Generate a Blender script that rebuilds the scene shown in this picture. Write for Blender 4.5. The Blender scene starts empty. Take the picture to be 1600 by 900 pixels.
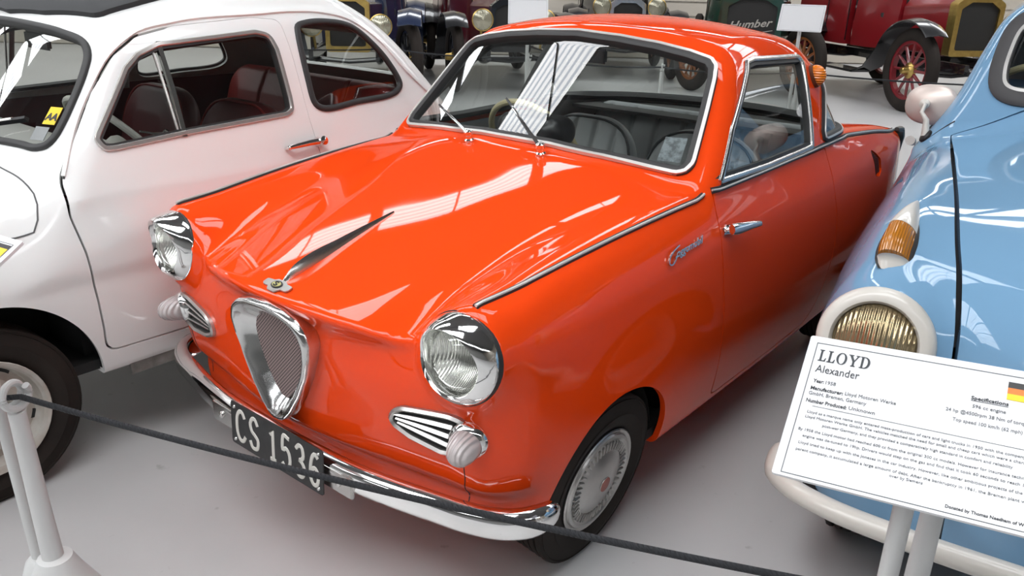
import bpy, bmesh, math, random
import numpy as np
from mathutils import Vector, Matrix
random.seed(7)
rng = np.random.default_rng(7)
SC = bpy.context.scene
COL = SC.collection
# ------------------------------------------------------------------ camera
cam_d = bpy.data.cameras.new('camera'); cam = bpy.data.objects.new('camera', cam_d); COL.objects.link(cam)
CAM_F, CAM_O, CAM_YAW, CAM_PITCH, CAM_ROLL = 1285.7, (1.51301360, -0.88314082, 1.40690315), 0.675939156, 0.367815439, 0.0252985502
cam_d.sensor_fit = 'HORIZONTAL'; cam_d.sensor_width = 36.0; cam_d.lens = CAM_F / 1600 * 36.0
cam_d.clip_start = 0.05; cam_d.clip_end = 200
_cy, _sy, _cp, _sp = math.cos(CAM_YAW), math.sin(CAM_YAW), math.cos(CAM_PITCH), math.sin(CAM_PITCH)
_fw = Vector((-_sy * _cp, _cy * _cp, -_sp)); _rt = Vector((_cy, _sy, 0)); _up = _rt.cross(_fw)
_cr, _sr = math.cos(CAM_ROLL), math.sin(CAM_ROLL)
_r2 = _rt * _cr + _up * _sr; _u2 = _up * _cr - _rt * _sr
cam.matrix_world = Matrix(((_r2.x, _u2.x, -_fw.x, CAM_O[0]), (_r2.y, _u2.y, -_fw.y, CAM_O[1]), (_r2.z, _u2.z, -_fw.z, CAM_O[2]), (0, 0, 0, 1)))
SC.camera = cam
# ------------------------------------------------------------------ world, exposure
wd = bpy.data.worlds.new('world'); SC.world = wd; wd.use_nodes = True
wd.node_tree.nodes['Background'].inputs[0].default_value = (0.75, 0.85, 1.0, 1)
wd.node_tree.nodes['Background'].inputs[1].default_value = 1.0
SC.view_settings.view_transform = 'Standard'; SC.view_settings.look = 'None'
SC.view_settings.gamma = 1.0; SC.view_settings.use_curve_mapping = False
SC.view_settings.exposure = 0.0
SKY_EMIT = 9.3          # brightness of the translucent daylight panels in the roof
SC.cycles.max_bounces = 10; SC.cycles.glossy_bounces = 5; SC.cycles.transparent_max_bounces = 16
SC.cycles.caustics_reflective = False; SC.cycles.caustics_refractive = False
# ------------------------------------------------------------------ materials
def lin(r, g, b):
    f = lambda c: ((c / 255 + 0.055) / 1.055) ** 2.4 if c > 10 else c / 255 / 12.92
    return (f(r), f(g), f(b), 1)
MATS = {}
def mat(name, color=(0.5, 0.5, 0.5, 1), rough=0.5, metal=0.0, coat=0.0, spec=0.5, noise=None, bump=None, emit=0, coat_rough=0.03, coords='Object'):
    if name in MATS: return MATS[name]
    m = bpy.data.materials.new(name); m.use_nodes = True; nt = m.node_tree
    b = nt.nodes['Principled BSDF']; i = b.inputs
    i['Base Color'].default_value = color; i['Roughness'].default_value = rough; i['Metallic'].default_value = metal
    i['Coat Weight'].default_value = coat; i['Coat Roughness'].default_value = coat_rough; i['Specular IOR Level'].default_value = spec
    if emit: i['Emission Color'].default_value = color; i['Emission Strength'].default_value = emit
    tc = nt.nodes.new('ShaderNodeTexCoord')
    if noise:                       # (scale, amount, second colour)
        n = nt.nodes.new('ShaderNodeTexNoise'); n.inputs['Scale'].default_value = noise[0]; n.inputs['Detail'].default_value = 6
        nt.links.new(tc.outputs[coords], n.inputs['Vector'])
        r = nt.nodes.new('ShaderNodeValToRGB'); r.color_ramp.elements[0].position = 0.5 - noise[1] / 2; r.color_ramp.elements[1].position = 0.5 + noise[1] / 2
        r.color_ramp.elements[0].color = color; r.color_ramp.elements[1].color = noise[2]
        nt.links.new(n.outputs['Fac'], r.inputs['Fac']); nt.links.new(r.outputs['Color'], i['Base Color'])
    if bump:                        # (scale, strength, distance)
        n = nt.nodes.new('ShaderNodeTexNoise'); n.inputs['Scale'].default_value = bump[0]; n.inputs['Detail'].default_value = 4
        nt.links.new(tc.outputs[coords], n.inputs['Vector'])
        bp = nt.nodes.new('ShaderNodeBump'); bp.inputs['Strength'].default_value = bump[1]; bp.inputs['Distance'].default_value = bump[2]
        nt.links.new(n.outputs['Fac'], bp.inputs['Height']); nt.links.new(bp.outputs['Normal'], i['Normal'])
    MATS[name] = m; return m
def glass(name, tint=(0.9, 0.95, 0.93, 1), rough=0.0, dirt=0.0):
    if name in MATS: return MATS[name]
    m = bpy.data.materials.new(name); m.use_nodes = True; nt = m.node_tree; nt.nodes.remove(nt.nodes['Principled BSDF'])
    out = nt.nodes['Material Output']
    tr = nt.nodes.new('ShaderNodeBsdfTransparent'); tr.inputs[0].default_value = tint
    gl = nt.nodes.new('ShaderNodeBsdfGlossy'); gl.inputs['Roughness'].default_value = rough; gl.inputs['Color'].default_value = (1, 1, 1, 1)
    fr = nt.nodes.new('ShaderNodeFresnel'); fr.inputs['IOR'].default_value = 1.5
    ge = nt.nodes.new('ShaderNodeNewGeometry')
    mr = nt.nodes.new('ShaderNodeMath'); mr.operation = 'MULTIPLY_ADD'; mr.inputs[1].default_value = 1.4; mr.inputs[2].default_value = 0.01; mr.use_clamp = True
    # a pane has two faces: both sides reflect like the front one
    mi = nt.nodes.new('ShaderNodeMix'); mi.data_type = 'FLOAT'; mi.inputs[2].default_value = 1.5; mi.inputs[3].default_value = 1 / 1.5
    nt.links.new(ge.outputs['Backfacing'], mi.inputs[0]); nt.links.new(mi.outputs[0], fr.inputs['IOR'])
    mx = nt.nodes.new('ShaderNodeMixShader')
    nt.links.new(fr.outputs[0], mr.inputs[0]); nt.links.new(mr.outputs[0], mx.inputs[0])
    nt.links.new(tr.outputs[0], mx.inputs[1]); nt.links.new(gl.outputs[0], mx.inputs[2])
    nt.links.new(mx.outputs[0], out.inputs[0]); MATS[name] = m; return m
ORANGE = mat('orange_paint', (0.83, 0.060, 0.006, 1), 0.45, coat=.75, spec=0.0)
CHROME = mat('chrome', (0.86, 0.86, 0.85, 1), 0.07, 1.0, bump=(9, 0.03, 0.01))
CHROME_OLD = mat('worn_chrome', (0.68, 0.67, 0.65, 1), 0.2, 1.0, bump=(30, 0.05, 0.01))
ALU = mat('satin_aluminium', (0.56, 0.55, 0.53, 1), 0.3, 0.85, noise=(14, 0.5, (0.42, 0.40, 0.38, 1)))
RUBBER = mat('black_rubber', (0.018, 0.018, 0.019, 1), 0.55, noise=(8, 0.6, (0.03, 0.029, 0.028, 1)))
TYRE = mat('tyre_rubber', (0.013, 0.0105, 0.009, 1), 0.8, spec=.25, noise=(6, 0.6, (0.028, 0.021, 0.017, 1)), bump=(120, 0.1, 0.004))
DARK = mat('dark_underbody', (0.012, 0.012, 0.012, 1), 0.8)
GAPM = mat('panel_gap', (0.02, 0.012, 0.01, 1), 0.8)
GLASS = glass('car_glass', (0.88, 0.91, 0.89, 1))
GLASS_CLEAR = glass('clear_glass', (0.96, 0.97, 0.97, 1))
GREYVINYL = mat('grey_vinyl', (0.34, 0.355, 0.36, 1), 0.5, bump=(260, 0.15, 0.002))
GREYLINER = mat('grey_liner', (0.36, 0.35, 0.33, 1), 0.75)
BLACKPL = mat('black_plastic', (0.012, 0.012, 0.013, 1), 0.35)
BRIGHT = mat('sky_sheen_trim', (.66, .65, .62, 1), .3, .45)  # sky reflected in chrome is put into this pale, half-metal colour
CREAM = mat('cream_plastic', (0.62, 0.54, 0.33, 1), 0.35)
WHITEPAINT = mat('white_powder_coat', (0.58, 0.58, 0.57, 1), 0.42, bump=(90, 0.05, 0.003))
# ------------------------------------------------------------------ numeric tools
def crom(xs, ys, q):                # Catmull-Rom through unevenly spaced knots (ys may hold rows)
    xs = np.asarray(xs, float); ys = np.asarray(ys, float)
    d = np.diff(ys, axis=0) / np.diff(xs).reshape((-1,) + (1,) * (ys.ndim - 1))
    h = np.diff(xs); m = np.empty_like(ys); m[0] = d[0]; m[-1] = d[-1]
    w1 = h[1:].reshape((-1,) + (1,) * (ys.ndim - 1)); w0 = h[:-1].reshape((-1,) + (1,) * (ys.ndim - 1))
    m[1:-1] = (d[:-1] * w1 + d[1:] * w0) / (w0 + w1)
    q = np.clip(np.asarray(q, float), xs[0], xs[-1]); k = np.clip(np.searchsorted(xs, q) - 1, 0, len(xs) - 2)
    sh = q.shape + (1,) * (ys.ndim - 1); hh = h[k].reshape(sh); t = (q - xs[k]).reshape(sh) / hh
    return ys[k] * (2 * t**3 - 3 * t**2 + 1) + ys[k + 1] * (-2 * t**3 + 3 * t**2) + m[k] * hh * (t**3 - 2 * t**2 + t) + m[k + 1] * hh * (t**3 - t**2)
class Tab2:                         # smooth table z(a, b)
    def __init__(s, a, b, Z, even_a=False, step=0.01, blur=0.02):
        a = np.asarray(a, float); b = np.asarray(b, float); Z = np.asarray(Z, float)
        if even_a: Z = np.concatenate([Z[:0:-1], Z]); a = np.concatenate([-a[:0:-1], a])
        s.a0, s.b0, s.st = a[0], b[0], step
        qa = np.arange(a[0], a[-1] + step, step); qb = np.arange(b[0], b[-1] + step, step)
        G = crom(b, crom(a, Z, qa).T, qb).T
        for ax in (0, 1):
            bl = blur[ax] if isinstance(blur, tuple) else blur
            r = int(math.ceil(bl * 2.5 / step)); kx = np.exp(-0.5 * (np.arange(-r, r + 1) * step / bl)**2); kx /= kx.sum()
            P = np.pad(G, [(r, r) if k == ax else (0, 0) for k in (0, 1)], mode='reflect', reflect_type='odd')
            G = sum(w * np.take(P, range(i, i + G.shape[ax]), axis=ax) for i, w in enumerate(kx))
        s.G = G
    def __call__(s, A, B):
        u = (A - s.a0) / s.st; v = (B - s.b0) / s.st; n, m = s.G.shape
        u, v = np.broadcast_arrays(np.clip(u, 0, n - 1.001), np.clip(v, 0, m - 1.001))
        i = u.astype(int); j = v.astype(int); fu = u - i; fv = v - j
        def w(t): return (-.5 * t + t * t - .5 * t**3, 1 - 2.5 * t * t + 1.5 * t**3, .5 * t + 2 * t * t - 1.5 * t**3, -.5 * t * t + .5 * t**3)
        wu, wv = w(fu), w(fv); out = 0
        for p in range(4):
            ip = np.clip(i + p - 1, 0, n - 1)
            row = 0
            for q in range(4): row = row + wv[q] * s.G[ip, np.clip(j + q - 1, 0, m - 1)]
            out = out + wu[p] * row
        return out
def smoothloop(P, step=.012):         # closed smooth curve through the points
    P = np.asarray(P, float); Q = np.concatenate([P[-3:], P, P[:3]]); L = np.concatenate([[0], np.cumsum(np.sqrt(np.linalg.norm(np.diff(Q, axis=0), axis=1)))]); q = np.linspace(L[3], L[3 + len(P)], 400)[:-1]
    return resample(np.stack([crom(L, Q[:, 0], q), crom(L, Q[:, 1], q)], 1), step)
def rmax(a, b, r): return np.minimum(np.maximum(a, b), -r) + np.sqrt(np.maximum(a + r, 0)**2 + np.maximum(b + r, 0)**2)
def rmin(a, b, r): return -rmax(-a, -b, r)
def sstep(a, b, x): t = np.clip((x - a) / (b - a), 0, 1); return t * t * (3 - 2 * t)
def grad(f, P, e):
    g = np.empty_like(P)
    for k in range(3):
        d = np.zeros(3); d[k] = e
        A, B = P + d, P - d
        g[:, k] = (f(A[:, 0], A[:, 1], A[:, 2]) - f(B[:, 0], B[:, 1], B[:, 2])) / (2 * e)
    return g
def fnormal(f, P, e=0.003):
    g = grad(f, P, e); return g / (np.linalg.norm(g, axis=1, keepdims=True) + 1e-12)
def snap(f, P, it=5, e=0.001):
    P = P.copy()
    for _ in range(it):
        v = f(P[:, 0], P[:, 1], P[:, 2]); g = grad(f, P, e)
        s = -v / ((g * g).sum(1) + 1e-9); st = g * s[:, None]; L = np.linalg.norm(st, axis=1, keepdims=True)
        P += st * np.minimum(1, 0.02 / (L + 1e-12))
    return P
def hit(f, P, D, t1, n=120, t0=0.0):  # first crossing from outside along D
    P = np.asarray(P, float); D = np.broadcast_to(np.asarray(D, float), P.shape)
    lo = np.full(len(P), np.nan); hi = np.full(len(P), np.nan); ts = np.linspace(t0, t1, n); prev = None
    for k, t in enumerate(ts):
        Q = P + D * t; v = f(Q[:, 0], Q[:, 1], Q[:, 2])
        if k:
            m = (prev > 0) & (v <= 0) & np.isnan(lo); lo[m] = ts[k - 1]; hi[m] = t
        prev = v
    for _ in range(30):
        mid = (lo + hi) / 2; Q = P + D * np.nan_to_num(mid)[:, None]; v = f(Q[:, 0], Q[:, 1], Q[:, 2])
        lo = np.where(v > 0, mid, lo); hi = np.where(v > 0, hi, mid)
    return P + D * ((lo + hi) / 2)[:, None]
def shell(f, lo, hi, h):              # surface nets, then snapped on to f = 0
    ax = [np.arange(lo[k], hi[k] + h, h) for k in range(3)]
    v = np.ascontiguousarray(np.broadcast_to(f(ax[0][:, None, None], ax[1][None, :, None], ax[2][None, None, :]), tuple(len(a) for a in ax)))
    s = v < 0; n = [len(a) - 1 for a in ax]
    cnt = np.zeros(n, np.int8)
    for i in (0, 1):
        for j in (0, 1):
            for k in (0, 1): cnt += s[i:i + n[0], j:j + n[1], k:k + n[2]]
    act = np.argwhere((cnt > 0) & (cnt < 8)); idx = -np.ones(n, int); idx[tuple(act.T)] = np.arange(len(act))
    acc = np.zeros((len(act), 3)); num = np.zeros(len(act))
    I, J, K = act.T
    for d in range(3):
        o = [k for k in range(3) if k != d]
        for p in (0, 1):
            for q in (0, 1):
                a = np.zeros(3, int); a[o[0]] = p; a[o[1]] = q; b = a.copy(); b[d] = 1
                va = v[I + a[0], J + a[1], K + a[2]]; vb = v[I + b[0], J + b[1], K + b[2]]; m = (va < 0) != (vb < 0)
                t = np.where(m, va / np.where(m, va - vb, 1), 0)
                pt = np.tile(a.astype(float), (len(act), 1)); pt[:, d] = t
                acc[m] += pt[m]; num[m] += 1
    V = np.array([ax[0][0], ax[1][0], ax[2][0]]) + (act + acc / num[:, None]) * h
    Q = []
    for d in range(3):
        sl = [slice(None)] * 3; sl[d] = slice(0, -1); s2 = [slice(None)] * 3; s2[d] = slice(1, None)
        A, B = s[tuple(sl)], s[tuple(s2)]
        for flip in (0, 1):
            E = np.argwhere((A & ~B) if flip == 0 else (~A & B))
            o1, o2 = (d + 1) % 3, (d + 2) % 3
            E = E[(E[:, o1] > 0) & (E[:, o2] > 0) & (E[:, o1] < n[o1]) & (E[:, o2] < n[o2])]
            def c(p, q):
                X = E.copy(); X[:, o1] -= p; X[:, o2] -= q; return idx[tuple(X.T)]
            q4 = np.stack([c(1, 1), c(0, 1), c(0, 0), c(1, 0)], 1)
            Q.append(q4 if flip == 0 else q4[:, ::-1])
    Q = np.concatenate(Q); Q = Q[(Q >= 0).all(1)]
    V = snap(f, V)
    d1 = np.linalg.norm(V[Q[:, 0]] - V[Q[:, 2]], axis=1); d2 = np.linalg.norm(V[Q[:, 1]] - V[Q[:, 3]], axis=1)
    a = d1 <= d2
    T = np.concatenate([Q[a][:, [0, 1, 2]], Q[a][:, [0, 2, 3]], Q[~a][:, [0, 1, 3]], Q[~a][:, [1, 2, 3]]])
    return V, fnormal(f, V), T
def compact(V, N, T, *ex):
    u, inv = np.unique(T, return_inverse=True)
    return (V[u], N[u], inv.reshape(T.shape)) + tuple(e[u] for e in ex)
def clip(M, d):                        # split a mesh by the sign of d: (d < 0 part, d > 0 part); a part is V, N, T, cut edges
    V, N, T = M[0], M[1], M[2]; eold = M[3] if len(M) > 3 else np.zeros((0, 2), int)
    d = np.where(np.abs(d) < 1e-7, 1e-7, d); sg = d[T] < 0; k = sg.sum(1)
    ins, outs = T[k == 3], T[k == 0]; mix = T[(k == 1) | (k == 2)]; sm = sg[(k == 1) | (k == 2)]
    nv, nn, cache = [], [], {}
    def mid(a, b):
        key = (a, b) if a < b else (b, a)
        if key not in cache:
            t = d[key[0]] / (d[key[0]] - d[key[1]])
            nv.append(V[key[0]] * (1 - t) + V[key[1]] * t); nn.append(N[key[0]] * (1 - t) + N[key[1]] * t); cache[key] = len(V) + len(nv) - 1
        return cache[key]
    ti, to, ei, eo = [], [], [], []
    for (a, b, c), s in zip(mix.tolist(), sm.tolist()):
        while not ((s[0] != s[1]) and (s[0] != s[2])): a, b, c = b, c, a; s = [s[1], s[2], s[0]]
        p, q = mid(a, b), mid(a, c)
        one, two = [(a, p, q)], [(p, b, c), (p, c, q)]
        if s[0]: ti += one; to += two; ei.append((p, q)); eo.append((q, p))
        else: to += one; ti += two; eo.append((p, q)); ei.append((q, p))
    V2 = np.concatenate([V, np.array(nv).reshape(-1, 3)]); N2 = np.concatenate([N, np.array(nn).reshape(-1, 3)])
    N2 = N2 / (np.linalg.norm(N2, axis=1, keepdims=True) + 1e-12)
    old = {tuple(e) for e in eold.tolist()}
    res = []
    for base, extra, ed in ((ins, ti, ei), (outs, to, eo)):
        TT = np.concatenate([base, np.array(extra, int).reshape(-1, 3)]).astype(int)
        used = np.zeros(len(V2), bool); used[TT.ravel()] = True
        EE = np.array(list(old) + ed, int).reshape(-1, 2); EE = EE[used[EE[:, 0]] & used[EE[:, 1]]] if len(EE) else EE
        u = np.where(used)[0]; rm = -np.ones(len(V2), int); rm[u] = np.arange(len(u))
        res.append((V2[u], N2[u], rm[TT], rm[EE] if len(EE) else np.zeros((0, 2), int)))
    return res
def rim(M, depth):                    # turn the cut edges of a part inwards, so the sheet shows a thickness
    V, N, T, E = M
    if not len(E): return V, N, T
    A, B = V[E[:, 0]], V[E[:, 1]]; A2 = A - N[E[:, 0]] * depth; B2 = B - N[E[:, 1]] * depth
    nn = np.cross(B - A, N[E[:, 0]]); nn /= np.linalg.norm(nn, axis=1, keepdims=True) + 1e-12
    n = len(V); k = len(E); i = np.arange(k)
    V2 = np.concatenate([V, A, B, B2, A2]); N2 = np.concatenate([N, nn, nn, nn, nn])
    T2 = np.concatenate([T, np.stack([n + i, n + k + i, n + 2 * k + i], 1)[:, ::-1], np.stack([n + i, n + 2 * k + i, n + 3 * k + i], 1)[:, ::-1]])
    return V2, N2, T2
def roundpoly(P, r, n=6):
    P = [np.array(p[:2], float) for p in P]; R = [r] * len(P) if np.isscalar(r) else r; out = []
    for i, p in enumerate(P):
        a, b = P[i - 1] - p, P[(i + 1) % len(P)] - p; la, lb = np.linalg.norm(a), np.linalg.norm(b)
        a, b = a / la, b / lb; c = np.clip(a @ b, -.9999, .9999); half = math.acos(c) / 2
        if R[i] <= 0 or half > 1.55: out.append(p); continue
        d = min(R[i] / math.tan(half), la * .49, lb * .49)
        for t in np.linspace(0, 1, n): out.append((1 - t)**2 * (p + a * d) + 2 * t * (1 - t) * p + t * t * (p + b * d))
    return np.array(out)
def psdf(P, a, b):                     # signed distance of points (a, b) to a polygon, negative inside
    P = np.asarray(P, float); Q = np.roll(P, -1, 0); dmin = np.full(len(a), 1e9); ins = np.zeros(len(a), bool)
    for (x0, y0), (x1, y1) in zip(P, Q):
        ex, ey = x1 - x0, y1 - y0; wx, wy = a - x0, b - y0
        t = np.clip((wx * ex + wy * ey) / (ex * ex + ey * ey + 1e-15), 0, 1)
        dmin = np.minimum(dmin, (wx - t * ex)**2 + (wy - t * ey)**2)
        if y0 != y1:
            m = ((y0 > b) != (y1 > b)) & (a < ex * (b - y0) / ey + x0); ins ^= m
    return np.where(ins, -1, 1) * np.sqrt(dmin)
def resample(P, step, closed=True):
    P = np.asarray(P, float)
    if closed: P = np.concatenate([P, P[:1]])
    L = np.concatenate([[0], np.cumsum(np.linalg.norm(np.diff(P, axis=0), axis=1))]); n = max(3, int(round(L[-1] / step)))
    q = np.linspace(0, L[-1], n + 1)[:n + (0 if closed else 1)]
    return np.stack([np.interp(q, L, P[:, k]) for k in range(P.shape[1])], 1)
# ------------------------------------------------------------------ object tools
def link(name, me, m=None, parent=None):
    o = bpy.data.objects.new(name, me); COL.objects.link(o)
    if m is not None and hasattr(me, 'materials') and not len(me.materials): me.materials.append(m)
    if parent is not None: o.parent = parent
    return o
def mk(name, V, F, m, parent=None, N=None, sharp=35, mi=None, mats=None):
    me = bpy.data.meshes.new(name); me.from_pydata(np.asarray(V, float).tolist(), [], F.tolist() if hasattr(F, 'tolist') else F); me.update()
    me.polygons.foreach_set('use_smooth', [True] * len(me.polygons))
    if mats:
        for q in mats: me.materials.append(q)
        if mi is not None: me.polygons.foreach_set('material_index', list(mi))
    if N is not None: me.normals_split_custom_set_from_vertices(np.asarray(N, float).tolist())
    elif sharp < 180: me.set_sharp_from_angle(angle=math.radians(sharp))
    return link(name, me, m, parent)
def empty(name, loc=(0, 0, 0), rz=0.0, label=None, cat=None, group=None, parent=None):
    o = bpy.data.objects.new(name, None); COL.objects.link(o); o.location = loc; o.rotation_euler[2] = rz; o.empty_display_size = .1
    if parent is not None: o.parent = parent
    return tag(o, label, cat, group)
def tag(o, label=None, cat=None, group=None, kind=None):
    if label: o['label'] = label
    if cat: o['category'] = cat
    if group: o['group'] = group
    if kind: o['kind'] = kind
    return o
class MB:                              # collects faces of one part
    def __init__(s): s.V, s.F = [], []
    def add(s, V, F):
        n = len(s.V); s.V += [tuple(map(float, v)) for v in V]; s.F += [tuple(n + i for i in f) for f in F]; return s
    def box(s, c, sz, rot=None, bev=0.0):
        bm = bmesh.new(); bmesh.ops.create_cube(bm, size=1)
        for v in bm.verts: v.co = Vector((v.co.x * sz[0], v.co.y * sz[1], v.co.z * sz[2]))
        if bev: bmesh.ops.bevel(bm, geom=list(bm.edges), offset=bev, segments=2, affect='EDGES')
        M = Matrix.Translation(Vector(c)) @ (rot.to_4x4() if rot is not None else Matrix.Identity(4))
        bm.verts.ensure_lookup_table(); bm.verts.index_update()
        s.add([M @ v.co for v in bm.verts], [[v.index for v in f.verts] for f in bm.faces]); bm.free(); return s
    def sweep(s, P, prof, up=(0, 0, 1), closed=False, scale=None, ups=None, caps=True):
        P = np.asarray(P, float); n = len(P); k = len(prof)
        T = np.gradient(P, axis=0) if not closed else np.roll(P, -1, 0) - np.roll(P, 1, 0)
        T /= np.linalg.norm(T, axis=1, keepdims=True) + 1e-12
        U = np.tile(np.array(up, float), (n, 1)) if ups is None else np.asarray(ups, float)
        B = np.cross(T, U); B /= np.linalg.norm(B, axis=1, keepdims=True) + 1e-12; U = np.cross(B, T)
        V = []
        for i in range(n):
            sc = 1 if scale is None else scale[i]
            for (a, b) in prof: V.append(P[i] + B[i] * a * sc + U[i] * b * sc)
        F = []
        for i in range(n if closed else n - 1):
            i2 = (i + 1) % n
            for j in range(k): F.append((i * k + j, i * k + (j + 1) % k, i2 * k + (j + 1) % k, i2 * k + j))
        if not closed and caps: F += [tuple(range(k))[::-1], tuple((n - 1) * k + j for j in range(k))]
        return s.add(V, F)
    def tube(s, P, r, k=10, closed=False, scale=None):
        P = np.asarray(P, float); t = P[-1] - P[0] if not closed else np.array([0, 0, 1.])
        up = (0, 0, 1)
        if not closed and abs(t[2]) > .9 * np.linalg.norm(t): up = (0, 1, 0)
        return s.sweep(P, [(r * math.cos(2 * math.pi * j / k), r * math.sin(2 * math.pi * j / k)) for j in range(k)], up, closed, scale)
    def lathe(s, prof, o, axis, n=48, ref=None):   # prof: (radius, along)
        o, w = Vector(o), Vector(axis).normalized(); u = w.orthogonal().normalized() if ref is None else Vector(ref).normalized(); v = w.cross(u)
        V, F, k = [], [], len(prof)
        for i in range(n):
            a = 2 * math.pi * i / n; d = u * math.cos(a) + v * math.sin(a)
            for r, h in prof: V.append(o + d * max(r, 1e-5) + w * h)
        for i in range(n):
            for j in range(k - 1): F.append((i * k + j, ((i + 1) % n) * k + j, ((i + 1) % n) * k + j + 1, i * k + j + 1))
        return s.add(V, F)
    def prism(s, P2, o, ex, ey, depth, bev=0):     # polygon extruded along ex x ey
        o, ex, ey = Vector(o), Vector(ex), Vector(ey); w = ex.cross(ey).normalized()
        n = len(P2); V = [o + ex * p[0] + ey * p[1] for p in P2] + [o + ex * p[0] + ey * p[1] + w * depth for p in P2]
        F = [tuple(range(n))[::-1], tuple(range(n, 2 * n))] + [(i, (i + 1) % n, n + (i + 1) % n, n + i) for i in range(n)]
        return s.add(V, F)
    def obj(s, name, m, parent=None, sharp=35):
        return mk(name, s.V, s.F, m, parent, sharp=sharp)
def circ(r, k=10, sx=1, sy=1): return [(r * sx * math.cos(2 * math.pi * j / k), r * sy * math.sin(2 * math.pi * j / k)) for j in range(k)]
def part(name, M, m, parent, depth=0.012, **kw):
    V, N, T = rim(M, depth) if (depth and len(M) > 3) else M[:3]
    return mk(name, V, T, m, parent, N=N, **kw)
def text(name, body, size, M, m, parent, align='LEFT', ext=0.0004, shear=0, off=0, space=1.0, width=None):
    cu = bpy.data.curves.new(name, 'FONT'); cu.body = body; cu.size = size; cu.align_x = align; cu.extrude = ext; cu.shear = shear; cu.offset = off; cu.space_character = space
    cu.resolution_u = 2
    t = bpy.data.objects.new(name, cu); COL.objects.link(t); me = bpy.data.meshes.new_from_object(t); bpy.data.objects.remove(t); bpy.data.curves.remove(cu)
    me.name = name; me.materials.clear(); xs = [v.co.x for v in me.vertices]
    if width:
        k = width / (max(xs) - min(xs)); x0 = min(xs) if align == 'LEFT' else 0
        for v in me.vertices: v.co.x = (v.co.x - x0) * k
    o = link(name, me, m, parent); o.matrix_local = M; return o
def frame(o, ex, ey):                  # matrix with x along ex, y along ey
    ex = Vector(ex).normalized(); ey = Vector(ey); ez = ex.cross(ey).normalized(); ey = ez.cross(ex)
    return Matrix(((ex.x, ey.x, ez.x, o[0]), (ex.y, ey.y, ez.y, o[1]), (ex.z, ey.z, ez.z, o[2]), (0, 0, 0, 1)))
def npf(f): return lambda P: f(P[:, 0], P[:, 1], P[:, 2])
# ------------------------------------------------------------------ orange coupe: surface
GT = Tab2([0, .1, .2, .3, .38, .45, .53, .58, .64, .70],
          [.05, .15, .2, .25, .4, .6, .8, 1.0, 1.2, 1.6, 2.0, 2.3, 2.6, 2.9, 3.0],
          [[.685, .722, .738, .752, .794, .844, .892, .938, .955, .93, .905, .885, .855, .80, .775],
           [.684, .721, .737, .751, .793, .844, .892, .937, .954, .93, .905, .885, .855, .80, .775],
           [.678, .714, .731, .746, .790, .842, .890, .934, .948, .925, .90, .885, .855, .80, .775],
           [.660, .697, .716, .733, .781, .834, .884, .925, .935, .92, .90, .885, .855, .80, .775],
           [.625, .660, .684, .715, .769, .822, .870, .907, .915, .91, .90, .885, .855, .80, .775],
           [.690, .720, .738, .760, .796, .831, .864, .892, .90, .90, .90, .888, .858, .805, .785],
           [.740, .775, .787, .797, .817, .842, .863, .878, .888, .895, .902, .892, .866, .815, .80],
           [.720, .755, .770, .783, .806, .832, .855, .876, .886, .893, .902, .888, .862, .812, .79],
           [.660, .690, .700, .710, .735, .765, .79, .812, .83, .84, .845, .83, .80, .76, .74],
           [.52, .54, .55, .56, .58, .60, .62, .64, .66, .67, .67, .66, .63, .60, .58]], True, blur=(.026, .045))
GS = Tab2([.1, .2, .3, .4, .6, .8, 1.1, 1.5, 2.0, 2.4, 2.7, 2.95, 3.05],
          [.10, .22, .30, .40, .50, .60, .70, .80, .88, .96],
          [[.50, .54, .57, .60, .605, .605, .60, .59, .56, .54],
           [.52, .57, .59, .612, .618, .618, .612, .60, .57, .55],
           [.54, .585, .605, .622, .63, .63, .622, .608, .58, .56],
           [.55, .592, .612, .63, .638, .638, .630, .615, .586, .57],
           [.56, .60, .62, .64, .648, .648, .640, .622, .592, .575],
           [.565, .605, .627, .646, .655, .655, .648, .628, .597, .58],
           [.57, .61, .632, .652, .662, .662, .655, .636, .603, .585],
           [.575, .615, .636, .656, .667, .667, .660, .642, .610, .59],
           [.575, .615, .636, .656, .667, .667, .660, .642, .612, .59],
           [.57, .61, .63, .65, .66, .66, .652, .635, .604, .585],
           [.55, .59, .61, .63, .64, .64, .632, .616, .59, .575],
           [.50, .54, .56, .575, .585, .585, .582, .575, .56, .55],
           [.46, .50, .52, .535, .545, .545, .545, .545, .54, .53]], blur=.02)
GF = Tab2([0, .15, .25, .34, .40, .46, .53, .60, .66],
          [.18, .30, .345, .365, .40, .50, .58, .63, .66, .69, .72, .80],
          [[.20, .195, .192, .155, .148, .142, .140, .142, .140, .120, .118, .13],
           [.205, .20, .197, .166, .158, .150, .148, .150, .148, .128, .126, .14],
           [.215, .21, .207, .182, .172, .162, .160, .165, .164, .142, .140, .15],
           [.228, .222, .22, .197, .187, .176, .175, .181, .184, .168, .160, .17],
           [.237, .231, .229, .207, .197, .186, .186, .192, .198, .203, .206, .21],
           [.246, .240, .238, .217, .207, .195, .194, .197, .199, .204, .208, .215],
           [.258, .252, .25, .228, .217, .206, .203, .203, .204, .207, .210, .22],
           [.28, .275, .272, .250, .240, .228, .224, .222, .222, .222, .224, .235],
           [.32, .315, .312, .29, .28, .268, .264, .26, .258, .258, .26, .27]], True, blur=.0085, step=.005)
GHL = np.array([.520, .205, .690]); GHD = np.array([.06, -.985, .13]); GHD = GHD / np.linalg.norm(GHD)
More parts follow.
